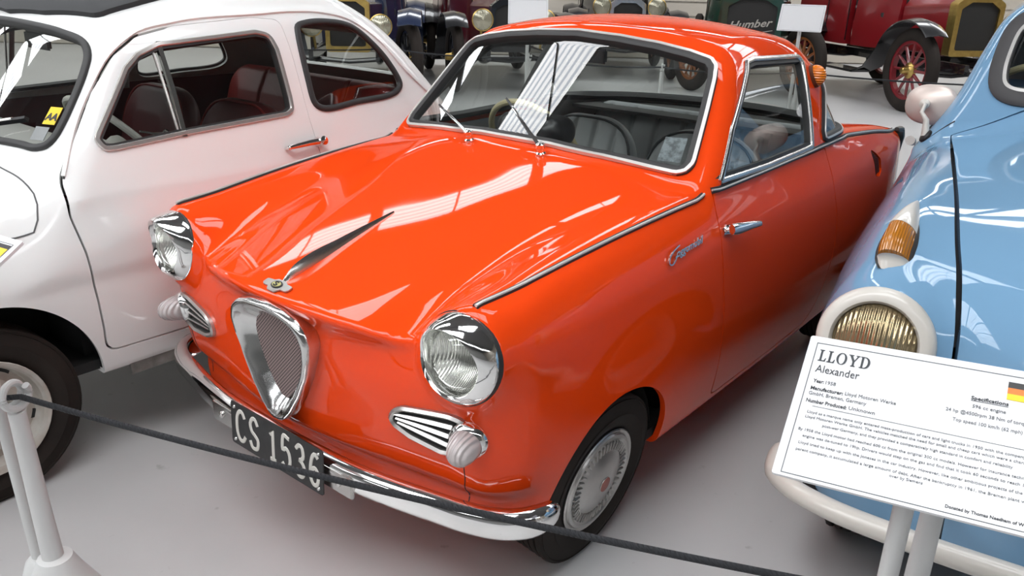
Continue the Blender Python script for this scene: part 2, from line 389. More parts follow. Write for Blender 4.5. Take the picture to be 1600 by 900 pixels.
def g_body(x, y, z):
    ax = np.abs(x)
    f = rmax(z - GT(ax, y), rmax(ax - GS(y, z), (GF(ax, z) - y) * .97, .075), .014 + .031 * sstep(.22, .45, y))
    px, py, pz = ax - GHL[0], y - GHL[1], z - GHL[2]
    al = px * GHD[0] + py * GHD[1] + pz * GHD[2]
    rr = np.sqrt(np.maximum((px - al * GHD[0])**2 + (py - al * GHD[1])**2 + (pz - al * GHD[2])**2, 1e-9))
    pod = rmax(rr - .098, rmax(al - .006, -al - .28, .01), .012)
    f = rmin(f, pod, .045)
    rear = y - (2.938 - .10 * ax * ax - .35 * np.maximum(0, .45 - z) + .03 * sstep(.60, .9, z))
    f = rmax(f, rear, .03)
    return rmax(f, .205 + .035 * (1 - sstep(.26, .36, y)) + .03 * (1 - sstep(.24, .32, y)) * sstep(.50, .60, ax) - z, .02)
GR = lambda y: crom([1.0, 1.2, 1.33, 1.45, 1.6, 1.8, 2.0, 2.15, 2.3, 2.6], [1.15, 1.222, 1.256, 1.272, 1.280, 1.272, 1.243, 1.20, 1.14, 1.0], y)
GS2 = Tab2([.9, 1.1, 1.5, 1.9, 2.2, 2.5], [.75, .88, .96, 1.04, 1.12, 1.18, 1.26],
           [[.60, .592, .572, .545, .515, .487, .45], [.615, .603, .580, .552, .520, .490, .45], [.622, .610, .585, .555, .522, .492, .452],
            [.622, .610, .585, .555, .521, .490, .45], [.60, .585, .56, .53, .50, .47, .43], [.56, .55, .53, .50, .47, .44, .40]], blur=.02)
def g_ws(ax, z): return .985 + (z - .934) * 1.08 - .12 * np.maximum(0, z - .93)**2 + .39 * ax * ax
def g_rw(ax, z): return 2.43 - .55 * ax * ax - .8 * ax**4 - (z - .9) * 1.12
def g_cabin(x, y, z):
    ax = np.abs(x)
    f = rmax(z - (GR(y) - .21 * ax * ax - .2 * ax**4), ax - GS2(y, z), .055)
    f = rmax(f, (g_ws(ax, z) - y) * .70, .035)
    return rmax(rmax(f, (y - g_rw(ax, z)) * .68, .05), .6 - z, .02)
def g_f(x, y, z): return rmin(g_body(x, y, z), g_cabin(x, y, z), .022)
# ------------------------------------------------------------------ shared car pieces
def mirrored(P): P = np.asarray(P, float); Q = P.copy(); Q[:, 0] *= -1; return Q
def closed_profile(right):            # right half outline (x >= 0) from bottom centre to top centre -> closed polygon
    R = np.asarray(right, float); L = R[::-1] * np.array([-1, 1]); return np.concatenate([R, L[1:-1]])
def inset(P, d):                       # shrink a polygon (counter clockwise or not) by d
    P = np.asarray(P, float); T = np.roll(P, -1, 0) - np.roll(P, 1, 0); T /= np.linalg.norm(T, axis=1, keepdims=True) + 1e-12
    Nn = np.stack([-T[:, 1], T[:, 0]], 1); area = 0.5 * np.sum(P[:, 0] * np.roll(P[:, 1], -1) - np.roll(P[:, 0], -1) * P[:, 1])
    return P + Nn * d * (1 if area > 0 else -1)
def seal(name, f, P, prof, m, parent, lift=0.0):  # profile (across, out) swept round a closed loop lying on surface f
    Nn = fnormal(f, P); mb = MB(); mb.sweep(P + Nn * lift, prof, ups=Nn, closed=True); return mb.obj(name, m, parent, sharp=50)
RUBPROF = lambda w, h: [(-w, -h), (w, -h), (w, h * .4), (w * .6, h), (-w * .6, h), (-w, h * .4)]
def DEEPPROF(w, h, dp): return [(-w, -dp), (w, -dp), (w, h * .4), (w * .6, h), (-w * .6, h), (-w, h * .4)]
def make_wheel(parent, c, R, W, side, rim_r, cover, name='wheel', steer=0.0, camber=0.0):
    """c = hub centre in the tread plane; side = +1 when the outside faces +x; cover(mb list) builds the middle"""
    root = empty(name, parent=parent); root.location = c; root.rotation_euler[2] = steer; root.rotation_euler[1] = camber * side
    h = W / 2; s = side; mb = MB()
    pr = [(rim_r - .012, -h * .62), (rim_r + .004, -h * .80), (rim_r + .02, -h * .92), ((R + rim_r) / 2, -h), (R - .035, -h * .93), (R - .012, -h * .80)]
    for k in range(5):
        a = -h * .70 + k * h * .35
        pr += [(R - .002, a - h * .12), (R, a), (R - .002, a + h * .12), (R - .010, a + h * .15), (R - .010, a + h * .2)]
    pr += [(R - .012, h * .86), (R - .035, h * .95), (R - .05, h), ((R + rim_r) / 2, h * 1.02), (rim_r + .035, h * .99), (rim_r + .02, h * .92), (rim_r + .004, h * .80), (rim_r - .012, h * .62)]
    mb.lathe(pr, (0, 0, 0), (s, 0, 0), 64); mb.obj('tyre', TYRE, root, 60)
    cover(root, s, h)
    return root
def lathe_part(name, prof, s, m, root, n=48, off=0, sharp=35):
    mb = MB(); mb.lathe(prof, (0, 0, 0), (s, 0, 0), n); return mb.obj(name, m, root, sharp)
def rbox_f(c, hs, r):                  # rounded box
    def f(x, y, z):
        qx, qy, qz = np.abs(x - c[0]) - hs[0] + r, np.abs(y - c[1]) - hs[1] + r, np.abs(z - c[2]) - hs[2] + r
        return np.sqrt(np.maximum(qx, 0)**2 + np.maximum(qy, 0)**2 + np.maximum(qz, 0)**2) + np.minimum(np.maximum(qx, np.maximum(qy, qz)), 0) - r
    return f
def pad(name, w, t, h, m, parent, loc, tilt, pleats=(), rtop=.14, rbot=.05, hh=.009, round_=.035, bulge=.02, pipe=None):
    """upholstered back or cushion: w wide (x), t thick (y), h high (z) with a rounded top and sewn pleats"""
    def f(x, y, z):
        r = np.where(z > h * .5, rtop, rbot); qx = np.abs(x) - w / 2 + r; qz = np.abs(z - h / 2) - h / 2 + r
        o = np.sqrt(np.maximum(qx, 0)**2 + np.maximum(qz, 0)**2) + np.minimum(np.maximum(qx, qz), 0) - r
        th = t / 2 + bulge * np.clip(-o / .12, 0, 1)
        for p in pleats: th = th - .012 * np.exp(-((x - p) / .009)**2) * (np.clip(-o / .03, 0, 1))
        return rmax(o, np.abs(y) - th, round_)
    lo = (-w / 2 - .03, -t / 2 - .05, -.03); hi = (w / 2 + .03, t / 2 + .05, h + .03)
    V, N, T = shell(f, lo, hi, hh)
    o = mk(name, V, T, m, parent, N=N); o.location = loc; o.rotation_euler[0] = tilt
    if pipe is not None:
        P = roundpoly([(-w / 2 + .012, .03), (w / 2 - .012, .03), (w / 2 - .012, h - .012), (-w / 2 + .012, h - .012)], [rbot, rbot, rtop, rtop], 8)
        P = resample(P, .03); P3 = np.stack([P[:, 0], np.full(len(P), -t / 2 + .004), P[:, 1]], 1)
        mb = MB(); mb.tube(P3, .005, 6, closed=True); mb.obj('piping', pipe, o)
    return o
def steering_wheel(parent, c, r, tilt, rimm, hubm, tube=.011):
    root = empty('steering_wheel', parent=parent); root.location = c; root.rotation_euler[0] = tilt
    a = np.linspace(0, 2 * np.pi, 48, endpoint=False)
    mb = MB(); P = np.stack([r * np.cos(a), r * np.sin(a), 0 * a], 1); mb.tube(P, tube, 10, closed=True); mb.obj('rim', rimm, root)
    for k in (0, 1):
        mb = MB(); mb.tube([((-1)**k * .02, -.01, -.02), ((-1)**k * r * .5, -.02, -.02), ((-1)**k * r, -.03, 0)], .008, 8, scale=[1.2, 1, .8]); mb.obj('spoke', rimm, root)
    mb = MB(); mb.lathe([(0, .012), (.03, .01), (.042, -.005), (.045, -.03), (.02, -.05), (.017, -.30), (0, -.30)], (0, 0, 0), (0, 0, 1), 24); mb.obj('hub', hubm, root)
    return root
def shader_nodes(m): return m.node_tree, m.node_tree.nodes, m.node_tree.links
def lens_glass(name, tint, scale, axis='X', strength=.5):   # fluted lens
    m = mat(name, tint, .12, spec=.8); nt, nd, lk = shader_nodes(m); b = nd['Principled BSDF']
    b.inputs['Transmission Weight'].default_value = 0.0
    w = nd.new('ShaderNodeTexWave'); w.wave_type = 'BANDS'; w.bands_direction = axis; w.inputs['Scale'].default_value = scale; w.inputs['Distortion'].default_value = 0.0; w.inputs['Detail Scale'].default_value = 1.5
    tc = nd.new('ShaderNodeTexCoord'); lk.new(tc.outputs['Object'], w.inputs['Vector'])
    bp = nd.new('ShaderNodeBump'); bp.inputs['Strength'].default_value = strength; bp.inputs['Distance'].default_value = .004
    lk.new(w.outputs['Fac'], bp.inputs['Height']); lk.new(bp.outputs['Normal'], b.inputs['Normal']); return m
REFLECTOR = lens_glass('ribbed_reflector', (.66, .66, .63, 1), 62, 'X', .30); REFLECTOR.node_tree.nodes['Principled BSDF'].inputs['Metallic'].default_value = 1.0; REFLECTOR.node_tree.nodes['Principled BSDF'].inputs['Roughness'].default_value = .22
LENS_AMBER = lens_glass('amber_lens', (.80, .20, .006, 1), 40, 'Z', .6)
LENS_AMBER2 = lens_glass('brown_amber_lens', (.42, .15, .012, 1), 60, 'X', .4)
LENS_WHITE = lens_glass('clear_indicator_lens', (.50, .45, .44, 1), 34, 'X', .7)
def emblem_mat(): pass
# ------------------------------------------------------------------ white two-door saloon: surface (nose at y = 0)
FT = Tab2([0, .2, .35, .45, .53, .60, .66, .72], [.05, .2, .5, .7, .85, 1.0, 1.5, 2.1, 2.4, 2.65, 2.85],
          [[.60, .70, .83, .905, .94, .94, .93, .915, .80, .70, .58], [.595, .695, .825, .90, .935, .94, .93, .915, .80, .70, .575], [.58, .68, .805, .885, .92, .93, .925, .91, .795, .69, .56],
           [.585, .69, .79, .868, .905, .92, .92, .90, .79, .68, .55], [.57, .68, .78, .845, .885, .905, .91, .89, .78, .67, .54], [.52, .63, .735, .80, .845, .87, .88, .87, .79, .67, .52],
           [.42, .52, .62, .69, .74, .77, .78, .77, .70, .58, .45], [.3, .4, .5, .57, .62, .65, .66, .65, .58, .46, .35]], True, blur=.03)
FS = Tab2([.05, .2, .5, .8, 1.1, 1.5, 1.9, 2.3, 2.6, 2.9], [.15, .28, .40, .55, .70, .82, .90, 1.0],
          [[.40, .44, .47, .48, .47, .45, .42, .38], [.52, .56, .585, .60, .59, .57, .54, .50], [.56, .605, .63, .645, .64, .62, .585, .54], [.585, .63, .647, .657, .656, .638, .612, .58],
           [.59, .635, .65, .66, .660, .645, .62, .59], [.59, .635, .652, .662, .662, .648, .622, .59], [.59, .635, .652, .662, .662, .648, .622, .59], [.57, .62, .64, .65, .65, .635, .61, .57],
           [.50, .56, .59, .61, .61, .60, .57, .53], [.40, .47, .50, .52, .52, .51, .48, .44]], blur=.03)
FR = lambda y: crom([.7, .9, 1.0, 1.1, 1.25, 1.5, 1.75, 1.95, 2.1, 2.25, 2.4, 2.6], [1.14, 1.235, 1.274, 1.297, 1.325, 1.350, 1.352, 1.312, 1.222, 1.07, .90, .70], y)
FS2 = Tab2([.7, 1.0, 1.4, 1.8, 2.2, 2.5], [.80, .90, 1.0, 1.1, 1.2, 1.28],
           [[.64, .605, .565, .525, .48, .44], [.648, .617, .582, .545, .502, .46], [.650, .622, .588, .552, .51, .47], [.65, .62, .586, .55, .508, .465], [.63, .60, .565, .53, .488, .45], [.60, .565, .53, .49, .45, .42]], blur=.025)
def f_ws(ax, z): return .690 + (z - .93) * .80 + .42 * ax * ax
def f_body(x, y, z):
    ax = np.abs(x); f = rmax(z - FT(ax, y), ax - FS(y, z), .07)
    f = rmax(f, (.05 + .35 * ax**2 + .25 * np.maximum(0, .45 - z) - y), .10)
    px, py, pz = ax - .47, y - .17, z - .66
    f = rmin(f, rmax(np.sqrt(px * px + pz * pz + 1e-9) - .10, np.abs(py - .1) - .16, .02), .06)
    f = rmax(f, y - (2.93 - .3 * ax * ax), .12)
    return rmax(f, .275 - z, .015)
def f_cabin(x, y, z):
    ax = np.abs(x); f = rmax(z - (FR(y) - .12 * ax * ax - .32 * ax**4), ax - FS2(y, z), .09)
    f = rmax(f, (f_ws(ax, z) - y) * .78, .05)
    return rmax(f, .6 - z, .02)
def f_f(x, y, z): return rmin(f_body(x, y, z), f_cabin(x, y, z), .05)
FPOS, FROT = (-1.385, -.75), 0.0
# ------------------------------------------------------------------ pale blue saloon: surface (nose at y = 0)
LT = Tab2([0, .2, .35, .45, .55, .63, .70, .76], [0, .1, .2, .3, .45, .7, 1.0, 1.35, 2.0, 2.8, 3.3],
          [[.70, .80, .86, .905, .945, .985, 1.015, 1.05, 1.05, .95, .7], [.69, .79, .853, .895, .938, .978, 1.008, 1.042, 1.04, .94, .7], [.665, .76, .822, .865, .91, .952, .985, 1.012, 1.01, .92, .69],
           [.66, .755, .81, .855, .905, .938, .96, .98, .98, .91, .68], [.67, .76, .806, .862, .912, .936, .946, .955, .95, .90, .67], [.62, .70, .745, .78, .82, .856, .878, .89, .89, .84, .62],
           [.50, .56, .60, .63, .67, .70, .72, .73, .73, .7, .5], [.36, .42, .46, .49, .53, .56, .58, .59, .59, .55, .4]], True, blur=.03)
LS = Tab2([0, .1, .2, .4, .7, 1.2, 2.0, 2.8, 3.3], [.2, .3, .45, .6, .75, .9, 1.0],
          [[.50, .55, .57, .58, .57, .52, .45], [.56, .60, .62, .63, .62, .57, .50], [.59, .625, .643, .65, .642, .60, .52], [.61, .645, .665, .672, .662, .63, .56], [.635, .675, .695, .70, .69, .65, .58],
           [.65, .69, .71, .715, .70, .66, .60], [.65, .69, .71, .715, .70, .66, .60], [.63, .67, .69, .69, .68, .63, .57], [.5, .54, .55, .55, .54, .5, .45]], blur=.03)
LF = Tab2([0, .2, .4, .53, .65, .74], [.25, .4, .55, .65, .75, .85, 1.0],
          [[.10, .06, .04, .04, .06, .14, .30], [.12, .09, .075, .075, .095, .165, .30], [.19, .18, .18, .18, .20, .25, .35], [.20, .17, .16, .17, .19, .25, .35], [.30, .28, .27, .27, .28, .32, .4], [.4, .38, .37, .37, .38, .42, .5]], True, blur=.03)
LHL = np.array([.532, .172, .712]); LHD = np.array([.03, -.96, .27]); LHD = LHD / np.linalg.norm(LHD)
def l_body(x, y, z):
    ax = np.abs(x); f = rmax(z - LT(ax, y), ax - LS(y, z), .06); f = rmax(f, LF(ax, z) - y, .06)
    px, py, pz = ax - LHL[0], y - LHL[1], z - LHL[2]; al = px * LHD[0] + py * LHD[1] + pz * LHD[2]
    rr = np.sqrt(np.maximum((px - al * LHD[0])**2 + (py - al * LHD[1])**2 + (pz - al * LHD[2])**2, 1e-9))
    f = rmin(f, rmax(rr - .108, rmax(al - .004, -al - .3, .01), .02), .08)
    f = rmax(f, y - (3.3 - .3 * ax * ax), .1)
    return rmax(f, .26 - z, .02)
def l_ws(ax, z): return 1.30 + (z - 1.05) * .62 + .35 * ax * ax
LS2 = Tab2([1.0, 1.6, 2.2, 3.0], [.9, 1.05, 1.2, 1.32, 1.42], [[.635, .545, .497, .452, .40], [.645, .56, .51, .465, .41], [.645, .56, .51, .465, .41], [.62, .55, .50, .45, .4]], blur=.03)
def l_cabin(x, y, z):
    ax = np.abs(x); zr = crom([1.0, 1.4, 1.6, 1.9, 2.3, 2.6, 2.9, 3.3], [1.30, 1.375, 1.405, 1.42, 1.40, 1.33, 1.2, .9], y)
    f = rmax(z - (zr - .15 * ax * ax - .3 * ax**4), ax - LS2(y, z), .08); f = rmax(f, (l_ws(ax, z) - y) * .85, .05)
    return rmax(f, .7 - z, .02)
def l_f(x, y, z): return rmin(l_body(x, y, z), l_cabin(x, y, z), .04)
LPOS, LROT = (1.681, .696), math.radians(8)
# ------------------------------------------------------------------ orange coupe: build
def build_coupe():
    car = empty('coupe_car', label='orange-red two-door coupe with shield-shaped chrome grille and black CS 1536 plate', cat='car')
    f = g_f
    M = shell(f, (-.72, .04, .16), (.72, 3.05, 1.33), .0125)
    # windscreen opening
    WS = closed_profile([(0, .937), (.126, .936), (.3, .925), (.413, .914), (.50, .905), (.527, .912), (.538, .938), (.526, .983), (.506, 1.058), (.482, 1.141), (.468, 1.172), (.443, 1.192), (.377, 1.208), (.277, 1.224), (.15, 1.236), (0, 1.243)])
    WS = resample(roundpoly(WS, .02, 4), .012); WSC = inset(WS, .014)
    V, N, T = M; d = np.maximum(psdf(WSC, V[:, 0], V[:, 2]), V[:, 1] - 1.55)
    pane, M = clip(M, d)
    part('windscreen', (pane[0] - pane[1] * .006,) + pane[1:3], GLASS, car, 0)
    P = hit(f, np.stack([WSC[:, 0], np.full(len(WSC), .3), WSC[:, 1]], 1), (0, 1, 0), 1.4, 280, t0=.45)
    sr = seal('windscreen_seal', f, P, DEEPPROF(.0138, .007, .022), RUBBER, car, .003)
    P2 = hit(f, np.stack([inset(WS, .0085)[:, 0], np.full(len(WS), .3), inset(WS, .0085)[:, 1]], 1), (0, 1, 0), 1.4, 280, t0=.45)
    seal('chrome_insert', f, P2, [(-.0062, .002), (.0062, .002), (.0048, .012), (-.0048, .012)], BRIGHT, sr)
    # side windows and their chrome frames
    SW = [(1.112, .893), (1.238, 1.024), (1.447, 1.183), (1.50, 1.189), (1.830, 1.178), (1.852, 1.160), (1.790, .960), (1.768, .897), (1.42, .890)]
    SW = resample(roundpoly(SW, [.004, .0, .012, .0, .02, .02, 0, .012, 0], 5), .012); SWC = inset(SW, .007)
    # panoramic rear window
    RWY = lambda z: 1.868 + .73 * (z - .92)
    for s in (1, -1):
        V = M[0]; d = np.maximum(psdf(SWC, V[:, 1], V[:, 2]), .25 - s * V[:, 0]); pane, M = clip(M, d)
        part('door_window', (pane[0] - pane[1] * .008,) + pane[1:3], GLASS, car, 0)
        P = hit(f, np.stack([np.full(len(SWC), .8 * s), SWC[:, 0], SWC[:, 1]], 1), (-s, 0, 0), .6)
        wf = seal('window_frame', f, P, RUBPROF(.008, .005), CHROME_OLD, car, .002); P = hit(f, np.stack([np.full(len(SWC), .8 * s), inset(SWC, .008)[:, 0], inset(SWC, .008)[:, 1]], 1), (-s, 0, 0), .6); seal('window_channel', f, P, [(-.009, -.026), (.009, -.026), (.009, .0), (-.009, .0)], RUBBER, wf)
    V = M[0]; ax = np.abs(V[:, 0])
    rw = lambda y, z: rmax(rmax(RWY(z) - y, .912 - z, .03), z - 1.165, .05)
    d = np.maximum(rw(V[:, 1], V[:, 2]), 1.7 - V[:, 1]); pane, M = clip(M, d)
    part('rear_window', (pane[0] - pane[1] * .007,) + pane[1:3], GLASS, car, 0)
    # seal of the rear window follows the cut edge of the glass
    E = pane[3]; nxt = dict(E.tolist()); start = next(iter(nxt)); loop = [start]; k = nxt[start]
    while k != start and len(loop) < 5000: loop.append(k); k = nxt.get(k, start)
    PL = resample(pane[0][loop], .02); PL = snap(f, PL); sr = seal('rear_window_seal', f, PL, DEEPPROF(.012, .006, .024), RUBBER, car, .003)
    seal('chrome_insert', f, PL, [(-.004, .004), (.004, .004), (.003, .012), (-.003, .012)], BRIGHT, sr)
    # wheel arches
    for yc, zc, a, b in ((.628, .222, .268, .262), (2.42, .225, .262, .225)):
        V = M[0]; d = np.maximum((np.sqrt(((V[:, 1] - yc) / np.where((V[:, 1] < yc) & (yc < 1), .238, a))**2 + ((V[:, 2] - zc) / b)**2) - 1) * .26, .36 - np.abs(V[:, 0]))
        cut, M = clip(M, d)
        for s in (1, -1):
            mb = MB(); an = np.linspace(-.35, math.pi + .35, 30)
            ring = [(yc + (a + .012) * math.cos(t), max(.25, zc + (b + .012) * math.sin(t))) for t in an]
            Vv = [(s * .575, y, z) for y, z in ring] + [(s * .34, y, z) for y, z in ring]; n = len(ring)
            mb.add(Vv, [(i, i + 1, n + i + 1, n + i) for i in range(n - 1)] + [tuple(range(n, 2 * n))]); mb.obj('wheel_well', DARK, car)
    # doors
    DO = resample(roundpoly([(1.088, .882), (1.077, .80), (1.074, .734), (1.087, .642), (1.104, .563), (1.124, .46), (1.165, .315), (1.185, .245), (1.92, .245), (1.955, .32), (1.968, .42), (1.968, .56), (1.945, .66), (1.905, .76), (1.884, .884)], [0, 0, 0, 0, 0, 0, 0, .03, .06, 0, 0, 0, 0, 0, 0], 5), .01)
    for s in (1, -1):
        V = M[0]; d = np.maximum(psdf(DO, V[:, 1], V[:, 2]), .3 - s * V[:, 0])
        door, _ = clip(M, d + .0022); _, M = clip(M, d - .0022)
        dp = part('door', door, ORANGE, car, .02)
        # handle: pivot block with a grip that points to the rear
        hc = hit(f, np.array([[.9 * s, 1.115, .777], [.9 * s, 1.19, .772], [.9 * s, 1.25, .766]]), (-s, 0, 0), .6); hn = fnormal(f, hc)
        ro = empty('door_handle', parent=dp)
        mb = MB(); mb.sweep([hc[0] + hn[0] * .002 + np.array([0, -.03, 0]), hc[0] + hn[0] * .004, hc[0] + hn[0] * .003 + np.array([0, .035, -.002])], circ(.014, 10, 1, .5), ups=[hn[0]] * 3, scale=[.6, 1.05, .7])
        mb.tube([hc[0] - hn[0] * .01, hc[0] + hn[0] * .024], .011, 12)
        mb.sweep([hc[0] + hn[0] * .026 + np.array([0, -.026, .004]), hc[0] + hn[0] * .028, hc[0] + hn[0] * .03 + np.array([0, .035, -.004]), hc[1] + hn[1] * .031, hc[2] + hn[2] * .030], circ(.0125, 12, 1.15, .75), ups=[hn[0]] * 5, scale=[.95, 1.15, 1.0, .8, .55])
        mb.obj('grip', CHROME, dp); bpy.data.objects.remove(ro)
        # inside of the door
        V2, N2, T2 = door[:3]; V2 = V2 - N2 * .03; part('door_card', (V2, -N2, T2[:, ::-1]), GREYVINYL, dp, 0)
    # air intake behind the door on the rear wing
    VT = roundpoly([(2.335, .822), (2.40, .795), (2.455, .765), (2.470, .72), (2.450, .700), (2.405, .704), (2.385, .715)], .015, 4)
    for s in (1, -1):
        V = M[0]; d = np.maximum(psdf(VT, V[:, 1], V[:, 2]), .3 - s * V[:, 0]); cut, M = clip(M, d)
        vp = part('air_intake', (cut[0] - cut[1] * .014,) + cut[1:3], DARK, car, 0)
        for k in range(4):
            t = (k + .8) / 4.6; a = np.array([2.345 + .085 * t * 1.1, .822 - .05 * t]); b = np.array([2.392 + .065 * t, .708 + .005 * t])
            Q = np.array([[.9 * s, *(a + (b - a) * q)] for q in np.linspace(.08, .94, 7)]); Q = hit(f, Q, (-s, 0, 0), .6); nn = fnormal(f, Q)
            mb = MB(); mb.sweep(Q - nn * .006, [(-.003, -.006), (.003, -.006), (.002, .004), (-.002, .004)], ups=nn); mb.obj('louvre', mat('dark_red_louvre', (.10, .012, .006, 1), .5), vp)
    # openings for the headlamps and the grille
    V = M[0]; P = V * np.array([1, 1, 1.]); P[:, 0] = np.abs(P[:, 0]); q = P - GHL; al = q @ GHD; rr = np.linalg.norm(q - al[:, None] * GHD, axis=1)
    _, M = clip(M, np.maximum(rr - .084, -.06 - al)); V = M[0]
    GO = closed_profile([(0, .42), (.03, .44), (.06, .48), (.088, .53), (.108, .58), (.108, .625), (.085, .652), (0, .662)]); _, M = clip(M, np.maximum(psdf(GO, V[:, 0], V[:, 2]), V[:, 1] - .4))
    body = part('body', M, ORANGE, car, .016)
    # trim along the wing tops, and the belt moulding along the doors and tail
    def along(xy, m, name, prof, z0=1.4):
        P = hit(f, np.array([[p[0], p[1], z0] for p in xy]), (0, 0, -1), .9); nn = fnormal(f, P); mb = MB(); mb.sweep(P + nn * .001, prof, ups=nn); return mb.obj(name, m, car)
    for s in (1, -1):
        ys = np.linspace(.222, 1.056, 46); t = (ys - .19) / .885; xs = .534 + .067 * t - .014 * t * t
        o = along(list(zip(xs * s, ys)), RUBBER, 'wing_trim', [(-.0075, -.003), (.0075, -.003), (.006, .004), (-.006, .004)], 1.1)
        P = hit(f, np.array([[x * s, y, 1.1] for x, y in zip(xs, ys)]), (0, 0, -1), .5); nn = fnormal(f, P)
        mb = MB(); mb.sweep(P + nn * .0052 + np.array([s * .0022, 0, 0]), circ(.0036, 8), ups=nn); mb.obj('chrome_strip', BRIGHT, o)
        bp = np.array([(1.086, .881), (1.25, .884), (1.42, .886), (1.65, .890), (1.861, .893), (2.0, .891), (2.135, .886), (2.356, .870), (2.52, .855), (2.70, .833), (2.90, .815)])
        q = np.linspace(1.086, 2.90, 70); z = crom(bp[:, 0], bp[:, 1], q); P = hit(f, np.stack([np.full(70, .9 * s), q, z], 1), (-s, 0, 0), .6); nn = fnormal(f, P)
        mb = MB(); mb.sweep(P, [(-.009, -.003), (.009, -.003), (.007, .005), (-.007, .005)], ups=nn); o = mb.obj('belt_moulding', RUBBER, car)
        mb = MB(); mb.sweep(P + nn * .005, circ(.003, 8), ups=nn); mb.obj('chrome_strip', BRIGHT, o)
        # tail lamp in the fin tip
        mb = MB(); c = np.array([s * .575, 2.915, .80]); mb.sweep([c + np.array([0, -.05, .02]), c + np.array([0, .0, .012]), c + np.array([-.004 * s, .035, -.02]), c + np.array([-.008 * s, .045, -.10])], circ(.02, 10, 1, .8), scale=[.5, 1, 1, .6]); mb.obj('tail_lamp', mat('dark_lamp_rim', (.06, .055, .05, 1), .3, .6), car)
        # amber marker lamp on the roof pillar
        lc = hit(f, np.array([[.9 * s, 1.90, 1.105]]), (-s, 0, 0), .8)[0]; ln = fnormal(f, lc[None])[0]
        ml = MB(); ml.sweep([lc - ln * .004, lc + ln * .012], circ(.034, 20, .72, 1.12), ups=[(0, 0, 1)] * 2); ml = ml.obj('marker_lamp', mat('brown_lamp_base', (.10, .03, .01, 1), .5), car)
        mb = MB(); tt = np.linspace(0, math.pi / 2, 7); mb.sweep([lc + ln * (.010 + .034 * math.sin(a)) for a in tt], circ(.031, 24, .72, 1.12), ups=[(0, 0, 1)] * 7, scale=[math.cos(a) * .98 + .02 for a in tt]); mb.obj('lens', LENS_AMBER, ml)
        # chrome drip rail above door window
    # headlights
    for s in (1, -1):
        hl = empty('headlight', parent=car); ax = Vector((GHD[0] * s, GHD[1], GHD[2])); c = Vector((GHL[0] * s, GHL[1], GHL[2])) + ax * .006
        u = Vector((0, 0, 1)); u = (u - ax * u.dot(ax)).normalized(); w = ax.cross(u)
        n = 64; prof = [(.095, -.01), (.0965, .004), (.094, .012), (.086, .024), (.078, .034), (.0725, .038), (.0685, .034), (.067, .022), (.066, .006)]
        Vv, Ff = [], []
        for i in range(n):
            a = 2 * math.pi * i / n; up = math.cos(a); hood = max(0, up)**1.2
            for j, (r, h) in enumerate(prof):
                hh = h + (.030 * hood * min(1, max(0, (h - .004) / .03)) if j < 6 else .030 * hood * (1 if j == 6 else .3))
                Vv.append(c + (u * math.cos(a) + w * math.sin(a)) * r + ax * hh)
        k = len(prof)
        for i in range(n):
            for j in range(k - 1): Ff.append((i * k + j, ((i + 1) % n) * k + j, ((i + 1) % n) * k + j + 1, i * k + j + 1))
        MB().add(Vv, Ff).obj('bezel', CHROME, hl, 60)
        mb = MB(); mb.lathe([(.0, -.034), (.02, -.032), (.04, -.022), (.055, -.006), (.067, .010)], c, ax, 40); o = mb.obj('reflector', REFLECTOR, hl, 60)
        mb = MB(); mb.lathe([(.067, .010), (.062, .021), (.05, .029), (.035, .035), (.018, .038), (0, .039)], c, ax, 40); mb.obj('lens', LENSCLEAR, hl, 60)
        mb = MB(); mb.lathe([(.0965, -.012), (.0985, -.004), (.0975, .004), (.0945, .004)], c, ax, 48); mb.obj('gasket', RUBBER, hl)
    # grille surround
    out = closed_profile([(0, .386), (.022, .391), (.05, .42), (.085, .47), (.116, .53), (.136, .585), (.143, .625), (.132, .658), (.105, .679), (.06, .691), (0, .695)])
    out = resample(roundpoly(out, .02, 3), .012); gr = empty('grille', parent=car)
    C = np.array([0, .55]); sc = lambda k, b=0: (out - C) * np.array([k, k]) + C + np.array([0, b])
    rings = [(out * 1, .150), (sc(1.0), .128), (sc(.985), .116), (sc(.95), .110), (sc(.90), .112), (sc(.80), .126), (sc(.72), .142), (sc(.67), .150)]
    Vv, Ff = [], []; n = len(out)
    for ri, (P, y) in enumerate(rings):
        for p in P:
            lean = -.10 * max(0, p[1] - .55) if ri not in (0,) else .03 * 0   # the top leans forward under the bonnet lip
            Vv.append((p[0], y + lean * (1 if ri else 0) + (.02 if ri == 0 else 0), p[1]))
    for r in range(len(rings) - 1):
        for i in range(n): Ff.append((r * n + i, r * n + (i + 1) % n, (r + 1) * n + (i + 1) % n, (r + 1) * n + i))
    MB().add(Vv, Ff).obj('surround', CHROME_G, gr, 70)
    inn = sc(.685); mb = MB(); mb.prism([(p[0], p[1]) for p in inn], (0, .148, 0), (1, 0, 0), (0, 0, 1), .004); mb.obj('perforated_sheet', MESHMAT, gr)
    # side grilles with the indicator lamps
    TG = [(.338, .500), (.352, .522), (.372, .533), (.50, .552), (.525, .550), (.545, .51), (.520, .470), (.47, .458), (.39, .470), (.352, .486)]
    for s in (1, -1):
        tg = empty('indicator_grille', parent=car)
        def onface(P, lift): Q = hit(f, np.array([[p[0] * s, -.1, p[1]] for p in P]), (0, 1, 0), .6); return Q + fnormal(f, Q) * lift
        loop = resample(roundpoly(TG, .012, 4), .01); L = onface(loop, .004); mb = MB(); nn = fnormal(f, onface(loop, 0))
        mb.sweep(L, [(-.006, -.006), (.006, -.006), (.006, .004), (0, .009), (-.006, .004)], ups=nn, closed=True); mb.obj('frame', ALU, tg)
        base = onface(loop, .002); cen = onface(np.array([loop.mean(0)]), .002)[0]; k = len(base)
